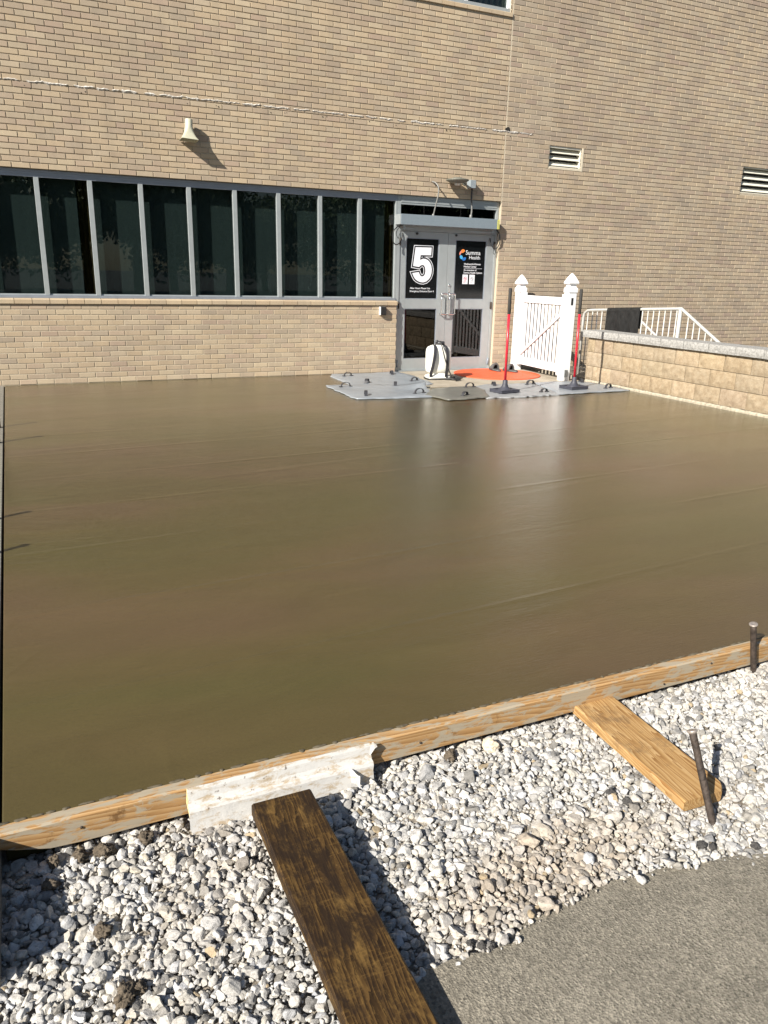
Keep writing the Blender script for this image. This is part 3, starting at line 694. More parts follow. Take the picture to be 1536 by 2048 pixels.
for x in (5.73, 6.42):
    f = MB(); f.lathe([(.017, 0), (.017, .02), (.012, .024)], 12, mat=TR(x, DY-.001, 2.075) @ RX(math.pi/2)); HB(f, 'sensor_knob', 'black')
for pts, nm in (([(5.48, -.02, 2.185), (5.36, -.04, 2.16), (5.28, -.05, 2.09), (5.27, -.04, 1.96), (5.33, -.02, 1.90), (5.42, .03, 1.93), (5.47, .05, 2.02), (5.485, DY, 2.075)], 0), ([(7.09, -.02, 2.19), (7.15, -.04, 2.10), (7.16, -.03, 1.97), (7.11, 0, 1.90), (7.05, .03, 1.95), (7.04, .05, 2.02), (7.045, DY, 2.055)], 1), ([(7.10, -.01, 2.2), (7.13, -.05, 2.12), (7.10, -.05, 2.02), (7.15, -.04, 2.05), (7.12, -.02, 2.12)], 2), ([(7.11, -.01, 2.0), (7.09, .02, 1.85), (7.12, .02, 1.82), (7.15, 0, 1.93)], 3), ([(5.40, -.02, 2.17), (5.33, -.03, 2.07), (5.37, -.02, 1.99), (5.40, 0, 2.06)], 4)):
    f = MB(); f.tube(smooth_path(pts, 8), .008 if nm < 2 else .0045, 8)
    o = f.build('cable', M['black'], hb, origin=(6.23, -.02, 2.18))
# horn loudspeaker
def horn():
    base = Vector((2.30, -.105, 3.06)); h = thing('horn_loudspeaker', base, 'cream square horn loudspeaker pointing down on the brick wall', 'loudspeaker')
    def rr(hw, hd, z, c=.25, n=5):
        out = []
        for cx, cy, a0 in ((1, 1, 0), (-1, 1, 90), (-1, -1, 180), (1, -1, 270)):
            rx, ry = hw*c, hd*c
            for k in range(n):
                a = math.radians(a0+90*k/(n-1)); out.append((cx*(hw-rx)+rx*math.cos(a), cy*(hd-ry)+ry*math.sin(a), z))
        return out
    prof = [(.046, .25, 1.), (.048, .246, 1.), (.049, .17, 1.), (.051, .14, .9), (.056, .11, .7), (.066, .075, .5), (.082, .040, .35), (.098, .018, .22), (.108, .006, .15), (.110, .0, .12)]
    m = MB(); m.loft([rr(w_, w_*.88, z, c_) for w_, z, c_ in prof[::-1]], cap=False, smooth=True)
    m.add(rr(.046, .0405, .25, 1.), [tuple(range(20))])
    inner = [(.106, .0005, .12), (.09, .022, .25), (.06, .09, .5), (.035, .16, .9)]
    m.loft([rr(w_, w_*.88, z, c_)[::-1] for w_, z, c_ in inner], cap=False, smooth=True); m.build('horn_bell', M['horn'], h)
    m = MB(); m.lathe([(.03, .12), (.03, .16), (.0, .17)], 14); m.build('throat', M['black'], h)
    m = MB(); m.box((-.02, .035, .17), (.02, .104, .21), ch=.003); m.box((-.04, .094, .15), (.04, .107, .23), ch=.002); m.build('bracket', M['horn'], h)
    h.rotation_euler = (math.radians(-4), math.radians(3), 0)
horn()
# wall lamp
wlmp = thing('wall_lamp', (6.26, -.17, 2.81), 'shallow grey dish-shaped lamp above the doors beside a junction box', 'lamp')
f = MB(); f.lathe([(0, -.012), (.05, -.016), (.115, -.002), (.168, .022), (.172, .034), (.165, .040), (.11, .052), (.07, .058), (.068, .066), (.04, .070), (0, .070)], 28); f.build('dish', M['lampg'], wlmp)
f = MB(); f.lathe([(0, -.045), (.04, -.040), (.05, -.012)], 18); f.build('lens', M['galv'], wlmp)
f = MB(); f.tube([(.15, .02, .025), (.19, .12, .03), (.21, .172, .03)], .016, 10); f.lathe([(.04, 0), (.04, .012)], 12, mat=TR(.21, .171, .03) @ RX(math.pi/2)); f.build('arm', M['lampg'], wlmp)
# junction box and conduits
jb = thing('junction_box', (6.58, -.05, 2.72), 'small grey junction box with conduit dropping to the door header', 'electrical box')
f = MB(); f.box((-.053, -.055, .035), (.045, .052, .150), ch=.003); f.build('box', M['boxg'], jb)
f = MB(); f.box((-.050, -.0585, .038), (.042, -.0555, .147), ch=.001); f.build('cover', M['boxg'], jb)
f = MB(); f.tube([(.012, .0, .036), (.012, .0, -.12), (.010, -.01, -.17)], .011, 10); f.build('conduit', M['blackp'], jb)
f = MB(); f.tube(smooth_path([(.010, -.01, -.17), (.018, -.012, -.23), (.022, -.006, -.30), (.014, -.002, -.39)], 6), .0125, 10); f.lathe([(.02, -.39), (.024, -.375), (.022, -.35), (.014, -.34)], 12, mat=TR(.014, -.002, 0)); f.build('flexible_conduit', M['conduit'], jb)
fc = thing('flexible_conduit', (5.93, -.02, 2.33), 'pale curved cable conduit entering the header box from the brick above', 'conduit')
f = MB(); f.tube(smooth_path([(-.005, .025, .485), (.02, -.04, .462), (.045, -.085, .40), (.045, -.09, .30), (.025, -.06, .15), (.01, -.02, 0)], 8), .0105, 10); f.build('tube', M['conduit'], fc)
f = MB(); f.lathe([(.018, 0), (.019, .02), (.013, .03)], 12, mat=TR(.01, -.02, .0)); f.build('fitting', M['conduit'], fc)
# small black box under the window
sw = thing('wall_switch', (5.135, 0, .87), 'small black door switch box on the brick below the window sill', 'switch')
f = MB(); f.box((-.045, -.012, .0), (.05, .012, .128), ch=.002); f.build('back_plate', M['galv'], sw)
f = MB(); sec = lambda z, d: [(-.040, -.011, z), (-.035, -.011-d, z), (.040, -.011-d, z), (.047, -.011, z)]
f.loft([sec(.002, .048), sec(.02, .055), sec(.115, .055), sec(.127, .046)]); f.build('cover', M['black'], sw)
f = MB(); f.box((-.050, -.050, .004), (-.0415, .0, .126), ch=.001); f.build('side_plate', M['vinyl'], sw)

# ------------------------------------------------------------------ stamp mats
def stamp(idx, poly, mat, label, handles, lift=None, z=.006):
    cx = sum(p[0] for p in poly)/len(poly); cy = sum(p[1] for p in poly)/len(poly)
    t = thing('stamp_mat', (cx, cy, z), label, 'stamp mat', 'concrete stamp mats laid in front of the doors')
    n = len(poly); pts = []
    for i in range(n):
        a, b = Vector(poly[i]), Vector(poly[(i+1) % n]); k = max(2, int((b-a).length/.03)); nn = Vector((-(b-a).y, (b-a).x)).normalized()
        for q in range(k):
            p = a.lerp(b, q/k); p = p+nn*(mnoise.noise(Vector((p.x*7, p.y*7, idx)))*.030+mnoise.noise(Vector((p.x*22, p.y*22, idx)))*.012); pts.append(p)
    # rings from rim to centre so the sheet can sag and lift
    C = Vector((cx, cy)); rings = []
    for s in (1., .985, .8, .55, .28, .02):
        ring = []
        for p in pts:
            q = C.lerp(p, s); hz = .010+.008*mnoise.noise(Vector((q.x*2.3, q.y*2.3, idx*3)))+.0025*mnoise.noise(Vector((q.x*13, q.y*13, idx)))
            if s == 1.: hz = .004+.004*mnoise.noise(Vector((q.x*5, q.y*5, idx)))
            if lift:
                dd = (q-Vector(lift[0])).length; hz += lift[1]*max(0, 1-dd/lift[2])**1.5
            ring.append((q.x-cx, q.y-cy, max(hz, .001)))
        rings.append(ring)
    low = [(x, y, z_-.009) for x, y, z_ in rings[0]]
    m = MB(); m.loft([low]+rings, cap=True, smooth=True); m.build('sheet', M[mat], t)
    for hx, hy, ha, hs in handles:
        hs *= R.uniform(.62, .92); m = MB(); w_ = R.uniform(.014, .022); arc = []
        Mh = TR(hx-cx, hy-cy, .012) @ RZ(ha)
        secs = []
        for k in range(9):
            a = math.pi*k/8; px = -math.cos(a)*.075*hs; pz = (math.sin(a)**.7)*.062*hs
            o_ = Vector((math.cos(a)*.0, 0, 0)); th = .006
            nx, nz = -math.cos(a), math.sin(a)
            secs.append([Mh @ Vector((px, -w_, pz)), Mh @ Vector((px, w_, pz)), Mh @ Vector((px+nx*th, w_, pz+nz*th)), Mh @ Vector((px+nx*th, -w_, pz+nz*th))])
        m.loft(secs, smooth=False)
        for sx in (-1, 1):
            m.box((sx*.085*hs-.02, -.022, -.006), (sx*.085*hs+.02, .022, .006), mat=Mh, ch=.002)
        m.build('strap_handle', M['blackp'], t)
    return t
stamp(1, [(4.30, -.045), (4.19, -.25), (4.12, -1.20), (4.75, -1.48), (5.30, -1.42), (5.42, -.62), (5.40, -.045)], 'stamp', 'grey concrete stamp mat lying against the brick wall under the window', [(4.44, -.33, .2, 1), (5.18, -.30, 1.3, .9), (4.42, -1.08, .9, 1), (5.16, -1.10, .3, 1)], z=.001)
stamp(2, [(3.74, -1.20), (3.69, -2.40), (4.25, -2.50), (4.72, -2.53), (4.92, -1.95), (5.02, -1.70), (4.45, -1.33)], 'stamp', 'grey concrete stamp mat with a curled corner reaching furthest onto the slab', [(3.95, -1.44, .1, 1.15), (3.91, -2.20, 1.2, 1), (4.66, -1.50, 1.1, 1), (4.64, -2.25, .2, 1.05)], lift=((5.05, -1.72), .075, .45), z=.010)
stamp(3, [(4.66, -2.38), (4.74, -2.84), (5.00, -2.85), (5.36, -2.78), (5.62, -2.25), (5.66, -1.92), (5.30, -1.90), (4.98, -1.97)], 'stamp_dark', 'dull taupe concrete stamp mat between the paler mats', [(5.55, -1.99, .2, 1), (5.10, -2.62, .5, 1)], z=.014)
stamp(4, [(5.30, -2.80), (5.85, -2.88), (6.42, -2.85), (6.62, -2.15), (6.70, -1.80), (6.0, -1.74), (5.68, -1.86), (5.50, -2.35)], 'stamp_rip', 'pale rippled concrete stamp mat under a tamper in front of the orange mat', [(6.60, -1.92, .2, 1), (6.02, -1.86, 1.2, .9), (6.34, -2.60, .1, .8)], z=.006)
stamp(5, [(6.40, -2.84), (6.95, -2.82), (7.62, -2.82), (7.635, -2.15), (7.55, -1.86), (6.75, -1.80), (6.62, -2.20)], 'stamp', 'grey concrete stamp mat in the corner beside the block retaining wall', [(7.43, -2.60, .3, 1), (7.48, -1.95, 1.2, .8)], z=.012)

# ------------------------------------------------------------------ tampers
def tamper(base, top, rz, label):
    b = Vector(base); t = thing('tamper', b, label, 'tamper', 'red handled tampers standing on the stamp mats')
    m = MB(); q = RZ(rz)
    m.box((-.155, -.125, 0), (.155, .125, .026), mat=q, ch=.006); m.build('base_plate', M['tamper'], t)
    m = MB(); m.box((-.155, -.125, .0255), (.155, -.100, .042), mat=q, ch=.004); m.box((-.155, .100, .0255), (.155, .125, .042), mat=q, ch=.004); m.box((-.155, -.099, .0255), (-.132, .099, .042), mat=q, ch=.004); m.box((.132, -.099, .0255), (.155, .099, .042), mat=q, ch=.004); m.build('base_rim', M['tamper'], t)
    m = MB(); m.lathe([(.098, .025), (.095, .036), (.070, .048), (.045, .075), (.034, .105), (.032, .155), (.026, .160)], 18); m.build('socket', M['tamper'], t)
    d = Vector(top)-b; n = d.normalized(); ln = d.length
    m = MB(); m.tube([n*.14, n*(ln-.32)], .0165, 14); m.build('handle', M['red'], t)
    m = MB(); m.tube([n*(ln-.325), n*(ln-.318), n*(ln-.01), n*ln], [.016, .021, .021, .015], 14); m.build('grip', M['grip'], t)
b1 = G(1009, 784, .02); b1.z = .020
tamper(b1, WY(1021, 576, b1.y), .10, 'red handled tamper standing in front of the door jamb on the rippled mat')
b2 = G(1147, 777.5, .02); b2.z = .024
tamper(b2, WY(1163, 578, b2.y), .10, 'red handled tamper standing beside the white gate post and retaining wall')

# ------------------------------------------------------------------ orange mat and clogs
OC = (6.80, -.74); om = thing('round_mat', (*OC, .004), 'round orange rubber mat on the landing before the doors', 'mat')
m = MB(); m.lathe([(0, .0), (.66, .0), (.665, .006), (.66, .012), (.63, .0135), (0, .0135)], 72); m.build('disc', M['orange'], om)
m = MB(); m.lathe([(.660, .001), (.672, .002), (.672, .014), (.660, .0155), (.655, .014)], 72, smooth=False); m.build('rim', M['orange'], om)
def clog(x, y, rz, label):
    t = thing('clog_shoe', (x, y, .0175), label, 'shoe', 'dark grey clogs on the orange mat', rz); t.scale = (1.2, 1.1, 1.25)
    def sec(yy, hw, z0, z1, n=12):
        return [(math.cos(2*math.pi*k/n)*hw, yy, z0+(z1-z0)*(.5+.5*math.sin(2*math.pi*k/n))) for k in range(n)]
    m = MB(); prof = [(-.14, .020), (-.135, .036), (-.11, .048), (-.04, .052), (.04, .044), (.10, .040), (.13, .030), (.14, .016)]
    m.loft([[(hw*math.copysign(abs(math.cos(a))**.6, math.cos(a)), yy, .014+.014*math.sin(a)) for a in np.linspace(0, 2*math.pi, 12, endpoint=False)] for yy, hw in prof], smooth=True); m.build('sole', M['clog'], t)
    # vamp: an arched strap over the toes, open at the back
    secs = []
    for yy, hw, hh in ((-.128, .030, .034), (-.11, .046, .055), (-.07, .055, .078), (-.03, .057, .095), (.01, .054, .104), (.02, .053, .104)):
        ring = [(hw*math.cos(a), yy, .02+(hh-.02)*math.sin(a)) for a in np.linspace(0, math.pi, 12)]+[((hw-.017)*math.cos(a), yy, .02+(hh-.042)*math.sin(a)) for a in np.linspace(math.pi, 0, 12)]
        secs.append(ring)
    m = MB(); m.loft(secs, smooth=True); m.build('upper', M['clog'], t)
    m = MB(); m.loft([[(hw*math.cos(a), yy, .0285+.003*math.sin(a)) for a in np.linspace(0, 2*math.pi, 10, endpoint=False)] for yy, hw in ((-.11, .036), (-.03, .042), (.05, .034), (.12, .026))]); m.build('footbed', M['inner'], t)
clog(6.99, -.40, math.radians(172), 'dark grey slip-on clog nearest the brick door jamb')
clog(7.165, -.58, math.radians(188), 'dark grey slip-on clog nearest the white gate post')

# ------------------------------------------------------------------ backpack sprayer
sp = thing('backpack_sprayer', (5.62, -.95, .004), 'white backpack sprayer with black straps and hose before the doors', 'sprayer', rz=math.radians(-8))
def rsec(hw, hd, z, c=.35, n=5, cx=0, cy=0):
    out = []
    for sx, sy, a0 in ((1, 1, 0), (-1, 1, 90), (-1, -1, 180), (1, -1, 270)):
        for k in range(n):
            a = math.radians(a0+90*k/(n-1)); rr_ = min(hw, hd)*c; out.append((cx+sx*(hw-rr_)+rr_*math.cos(a), cy+sy*(hd-rr_)+rr_*math.sin(a), z))
    return out
m = MB(); m.loft([rsec(hw, hd, z, c_) for hw, hd, z, c_ in ((.150, .09, .10, .4), (.162, .105, .115, .4), (.166, .112, .16, .35), (.168, .112, .38, .35), (.164, .108, .43, .4), (.150, .10, .462, .5), (.115, .08, .485, .8), (.075, .07, .498, .95))], smooth=True); m.build('tank', M['white_plastic'], sp)
m = MB(); m.loft([rsec(.165, .115, .012, .3), rsec(.170, .118, .03, .3), rsec(.165, .112, .05, .3), rsec(.10, .09, .075, .3), rsec(.10, .08, .105, .3)]); m.build('base', M['white_plastic'], sp)
m = MB(); m.tube([(x, y, z+.0) for x, y, z in [(-.18, -.11, .012), (-.19, 0, .012), (-.17, .11, .012), (.17, .11, .012), (.19, 0, .012), (.17, -.12, .012), (-.18, -.12, .012)]], .011, 8); m.build('foot_frame', M['black'], sp)
m = MB(); m.lathe([(.066, .497), (.070, .50), (.070, .535), (.062, .545), (0, .547)], 20, mat=TR(.02, 0, 0)); m.lathe([(.02, .54), (.02, .565), (0, .568)], 10, mat=TR(-.04, -.03, 0)); m.build('lid', M['blackp'], sp)
for sx in (-1, 1):
    pth = smooth_path([(sx*.07-.01, -.03, .50), (sx*.085-.01, -.115, .47), (sx*.098-.01, -.150, .36), (sx*.11-.02, -.152, .22), (sx*.12-.03, -.135, .11), (sx*.12-.03, -.118, .045)], 6)
    m = MB(); w_ = .022; m.loft([[(p.x-w_, p.y-.004, p.z), (p.x+w_, p.y-.004, p.z), (p.x+w_, p.y+.004, p.z+.003), (p.x-w_, p.y+.004, p.z+.003)] for p in pth]); m.build('strap', M['blackp'], sp)
m = MB(); m.tube(smooth_path([(-.015, -.10, .56), (.0, -.165, .45), (.04, -.185, .30), (.10, -.19, .15), (.16, -.20, .04), (.19, -.18, .016)], 6), .0085, 8); m.build('wand', M['black'], sp)
m = MB(); m.tube(smooth_path([(.06, -.14, .016), (.16, -.20, .022), (.24, -.16, .016), (.20, -.06, .016), (.10, -.12, .03), (.18, -.22, .016), (.28, -.20, .02), (.24, -.10, .03), (.12, -.18, .03)], 6), .013, 8); m.build('hose', M['black'], sp)
m = MB(); m.tube(smooth_path([(.20, -.22, .01), (.26, -.27, .008), (.16, -.33, .008)], 6), .005, 6); m.tube([(.25, -.20, .02), (.33, -.17, .03)], [.014, .010], 8); m.build('trigger_hose', M['black'], sp)

# ------------------------------------------------------------------ white vinyl gate
def gate():
    P1 = Vector((7.52, -.20, 0)); P2 = Vector((7.405, -1.62, 0))
    gt = thing('vinyl_gate', (7.46, -.9, 0), 'white vinyl picket gate with diagonal brace between two capped posts', 'gate'); o = Vector((7.46, -.9, 0))
    d = (P2-P1).normalized(); ang = math.atan2(d.y, d.x); hw = .064
    for P, zt in ((P1, 1.30), (P2, 1.33)):
        q = TR(*(P-o)) @ RZ(ang)
        m = MB(); m.box((-hw, -hw, 0), (hw, hw, zt), mat=q, ch=.003); po = m.build('post', M['vinyl'], gt)
        m = MB(); m.box((-hw-.010, -hw-.010, zt-.055), (hw+.010, hw+.010, zt+.002), mat=q, ch=.004)
        k = math.sqrt(2)
        prof = [(.074, zt+.002), (.058, zt+.018), (.050, zt+.040), (.054, zt+.056), (.075, zt+.066), (.080, zt+.078), (.070, zt+.105), (.045, zt+.155), (.018, zt+.198), (.003, zt+.216)]
        m.lathe([(r*k, z) for r, z in prof], 4, mat=q, smooth=False); m.build('post_cap', M['vinyl'], po)
    m = MB(); q = TR(*(P2-o)) @ RZ(ang); m.box((hw, -.02, 1.10), (hw+.004, .012, 1.20), mat=q); m.build('latch_slot', M['black'], gt)
    m = MB(); m.box((hw, -.03, .06), (hw+.006, .03, .17), mat=q, ch=.002); m.build('post_bracket', M['alu'], gt)
    ln = (P2-P1).length; q = TR(*(P1-o)) @ RZ(ang); a, b = hw+.012, ln-hw-.012; st = .085
    m = MB(); m.box((a, -.035, .10), (a+st, .035, 1.245), mat=q, ch=.003); m.build('gate_stile', M['vinyl'], gt)
    m = MB(); m.box((b-st, -.035, .07), (b, .035, 1.245), mat=q, ch=.003); m.build('gate_stile', M['vinyl'], gt)
    m = MB(); m.box((a+st, -.028, 1.09), (b-st, .028, 1.20), mat=q, ch=.003); m.build('top_rail', M['vinyl'], gt)
    m = MB(); m.box((a+st, -.028, .11), (b-st, .028, .225), mat=q, ch=.003); m.build('bottom_rail', M['vinyl'], gt)
    n = 11; x0, x1 = a+st, b-st
    for k in range(n):
        x = x0+(x1-x0)*(k+.5)/n; m = MB(); m.box((x-.029, -.006, .22), (x+.029, .008, 1.095), mat=q, ch=.002); m.build('picket', M['vinyl'], gt)
    A = Vector((x0-.02, -.022, .27)); B = Vector((x1+.03, -.022, .98)); dd = B-A; an = math.atan2(dd.z, dd.x)
    m = MB(); m.box((0, -.012, -.022), (dd.length, .010, .022), mat=q @ TR(*A) @ Matrix.Rotation(-an, 4, 'Y'), ch=.002); m.build('diagonal_brace', M['vinyl'], gt)
    for z in (.25, 1.06):
        m = MB(); m.box((hw-.004, -.044, z-.03), (hw+.075, -.034, z+.03), mat=q, ch=.002); m.build('hinge', M['vinyl'], gt)
gate()

# ------------------------------------------------------------------ block retaining wall
RWX = 7.68
def block_mesh(ln, h, seed, amp=.013, cap=False):
    nx, nz = max(4, int(ln/.032)), max(3, int(h/.03)); rng = random.Random(seed); vs = []; fs = []
    for j in range(nz+1):
        for i in range(nx+1):
            u, v_ = i/nx, j/nz; e = min(1, 5*min(u, 1-u, (v_*h/ln*1.), (1-v_)*h/ln*1.)+.0)
            q = Vector((u*ln*11, v_*h*11, seed*7.3))
            d = (amp*(.75+.9*mnoise.noise(q)+.45*mnoise.noise(q*2.7)))*min(1, e*1.6)
            vs.append((-d, -u*ln, v_*h))
    fs = [(j*(nx+1)+i, j*(nx+1)+i+1, (j+1)*(nx+1)+i+1, (j+1)*(nx+1)+i) for j in range(nz) for i in range(nx)]
    m = MB(); m.add(vs, fs, False)
    m.box((.0015, -ln, 0), (.15 if not cap else .36, 0, h))
    me = m.mesh('block' if not cap else 'cap_block', M['capstone'] if cap else M['block'])
    t = rng.uniform(.9, 1.1); tint_mesh(me, np.tile([t*rng.uniform(.98, 1.02), t, t*rng.uniform(.95, 1.05), 1], (len(me.vertices), 1))); return me
rwall = thing('retaining_wall', (RWX, -1.78, 0), 'low tan split-face block retaining wall with grey cap stones', 'wall'); RO = Vector((RWX, -1.78, 0))
BL = .392; BE = -7.9
full = [block_mesh(BL-.006, .196, k) for k in range(9)]; capm = [block_mesh(.392, .098, 50+k, .012, True) for k in range(7)]
for ci, (z, j0) in enumerate(((.042, -1.94), (.2445, -2.136), (.447, -1.94))):
    y = -1.78; nxt = j0
    while y > BE:
        ln = y-nxt
        if ln > .05:
            me = R.choice(full) if abs(ln-BL) < .01 else block_mesh(ln-.008, .196, 100+ci)
            o = link('block', me, rwall); o.location = Vector((RWX+(.004 if ci == 1 else 0)+R.uniform(-.003, .003), y-.004, z))-RO
        y = nxt; nxt = y-BL
y = -1.70; nxt = -2.065
while y > BE:
    me = R.choice(capm) if abs((y-nxt)-.4) < .01 else block_mesh(y-nxt-.006, .098, 77, .012, True)
    o = link('cap_block', me, rwall); o.location = Vector((RWX-.048+R.uniform(-.003, .003), y-.003, .650+R.uniform(-.001, .001)))-RO; y = nxt; nxt = y-.4
m = MB(); m.box((RWX+.022, BE, -.15), (RWX+.30, -1.785, .648)); m.build('core', M['block' if False else 'mortar'], rwall, origin=RO)
def crust():
    m = MB(); n = 420; secs = []
    for k in range(n+1):
        y = -1.80+(BE+1.8)*k/n; q = Vector((y*6, 0, 3)); w_ = .016+.010*mnoise.noise(q)+.008*mnoise.noise(q*5); h_ = .030+.010*mnoise.noise(q*1.7)+.006*mnoise.noise(q*7)
        secs.append([(RWX+.01, y, -.01), (RWX-w_, y, -.01), (RWX-w_*.9, y, h_*.55), (RWX-w_*.4, y, h_), (RWX+.01, y, h_+.008)])
    m.loft(secs, cap=True, smooth=False); m.build('mortar_bed', M['crust'], rwall, origin=RO)
crust()

# ------------------------------------------------------------------ stair landing and railing behind the wall
m = MB(); m.box((7.985, -2.95, -.16), (9.4, 0, -.002)); tag(m.build('stair_landing', M['dry']), kind='structure')
rl = thing('stair_railing', (8.2, -1.0, 0), 'galvanised steel stair railing behind the block retaining wall', 'railing'); RL = Vector((8.2, -1.0, 0))
rx = 8.2; a = VX(1163, 650, rx); tp = [(rx, -.985, .0), (rx, -.985, .88), (rx, -1.01, .96), (rx, -1.08, .998), (rx, -1.18, 1.008), (rx, -3.0, 1.112), (rx, -4.2, .445), (rx, -5.2, -.10)]
m = MB(); m.tube(tp, .021, 12); m.build('top_rail', M['galv'], rl, origin=RL)
m = MB(); m.tube([(rx, -.985, .085), (rx, -2.98, .085)], .021, 10); m.tube([(rx, -2.98, .085), (rx, -4.6, -.80)], .021, 10); m.build('bottom_rail', M['galv'], rl, origin=RL)
m = MB(); m.tube([(rx, -2.985, -.05), (rx, -2.985, 1.10)], .026, 12); m.build('post', M['galv'], rl, origin=RL)
y = -1.09
while y > -4.5:
    if abs(y+2.985) > .05:
        zt = 1.008+(-1.18-y)*.0571 if y > -3.0 else 1.112-(-3.0-y)*.556
        zb = .085 if y > -2.98 else .085-(-2.98-y)*.546
        zt = min(zt, .97) if y > -1.1 else zt
        m = MB(); m.tube([(rx, y, zb), (rx, y, zt)], .0085, 8); m.build('baluster', M['galv'], rl, origin=RL)
    y -= .108
# wall handrail
h2 = VX(1284, 644, 9.0); h3 = VX(1255, 640, 9.0); h3.z = h2.z
m = MB(); m.tube([h3, h2, h2+Vector((0, -1.7, -.95))], .02, 10)
hr = thing('stair_handrail', (9.0, -.5, 0), 'second galvanised handrail running down the far side of the steps', 'railing'); m.build('rail', M['galv'], hr, origin=(9.0, -.5, 0))
for yy in (h3.y,):
    m = MB(); m.tube([(9.0, yy, -.01), (9.0, yy, h2.z)], .018, 8); m.build('post', M['galv'], hr, origin=(9.0, -.5, 0))
# mat hung on the railing
def hung():
    t = thing('hanging_mat', (8.2, -1.9, 1.0), 'black rubber door mat draped over the stair railing', 'mat'); o = Vector((8.2, -1.9, 1.0)); m = MB(); secs = []
    n = 16
    for k in range(n+1):
        y = -1.545-(.70)*k/n; zt = 1.008+(-1.18-y)*.0571+.026; wv = .006*math.sin(k*1.1)
        front = [(rx-.030-wv, y, zt-.46), (rx-.030-wv*.7, y, zt-.25), (rx-.029, y, zt-.04), (rx-.018, y, zt-.004), (rx, y, zt+.005), (rx+.018, y, zt-.004), (rx+.029, y, zt-.04), (rx+.032+wv, y, zt-.30)]
        th = .007; back = [(x+(th if x < rx-.005 else (-th if x > rx+.005 else 0)), yy, z-(th if abs(x-rx) < .02 else 0)) for x, yy, z in front[::-1]]
        secs.append(front+back)
    m.loft(secs, smooth=False); m.build('sheet', M['rubbermat'], t, origin=o)
hung()

# ------------------------------------------------------------------ formwork in front
def board(name, x0, x1, y0, y1, z0, z1, mat, label, cat, cut=None, group=None):
    o = Vector((x0, (y0+y1)/2, z0)); t = thing(name, o, label, cat, group); n = 60; m = MB(); secs = []
    for k in range(n+1):
        x = x0+(x1-x0)*k/n; w1 = mnoise.noise(Vector((x*5, 1, 0)))*.0012; w2 = mnoise.noise(Vector((x*30, 4, 0)))*.0010; zb = z0
        if cut and x < x0+cut[0]: zb = z0+(1-(x-x0)/cut[0])**1.3*cut[1]
        c_ = .004
        secs.append([(x, y1, zb), (x, y0+c_, zb), (x, y0+w1, zb+c_), (x, y0+w1, z1-c_*1.5+w2), (x, y0+c_*1.5+w2, z1+w2*1.5), (x, y1, z1+w2)])
    m.loft(secs, smooth=False); m.build('plank', M[mat], t, origin=o); return t, o
fb, fo = board('form_board', -.235, 4.9, -9.034, -8.993, -.092, .0, 'form_wood', 'long pine form board holding the front edge of the wet slab', 'board', cut=(.20, .058))
def residue():
    m = MB(); x = -.22
    while x < 4.2:
        w_ = R.uniform(.008, .06); dy = R.uniform(.002, .012); y0 = -8.990; n = 9
        up = []
        secs = []
        for k in range(n+1):
            q = x+w_*k/n; e = math.sin(math.pi*k/n)**.5; yy = y0-dy*e*(.7+.5*mnoise.noise(Vector((q*60, 0, 0)))); hz = (.0025+.003*abs(mnoise.noise(Vector((q*45, 2, 0)))))*e+.0005
            secs.append([(q, y0+.006, .0002), (q, y0+.004, hz), ((q), (y0+yy)/2, hz*1.0), (q, yy, .0016), (q, yy, .0002)])
        m.loft(secs, smooth=True); x += w_+R.uniform(0, .03)
    tag(m.build('concrete_smear', M['slab_edge'], fb, origin=fo), kind='stuff')
    for k in range(5):
        x = (2.45, .02, 1.1, .6, 2.2)[k]; m = MB(); m.lathe([(.004, 0), (.004, .003), (0, .003)], 8, mat=TR(x, -9.0345, -.03-.01*k) @ RX(math.pi/2)); m.build('nail_head', M['steel'], fb, origin=fo)
residue()
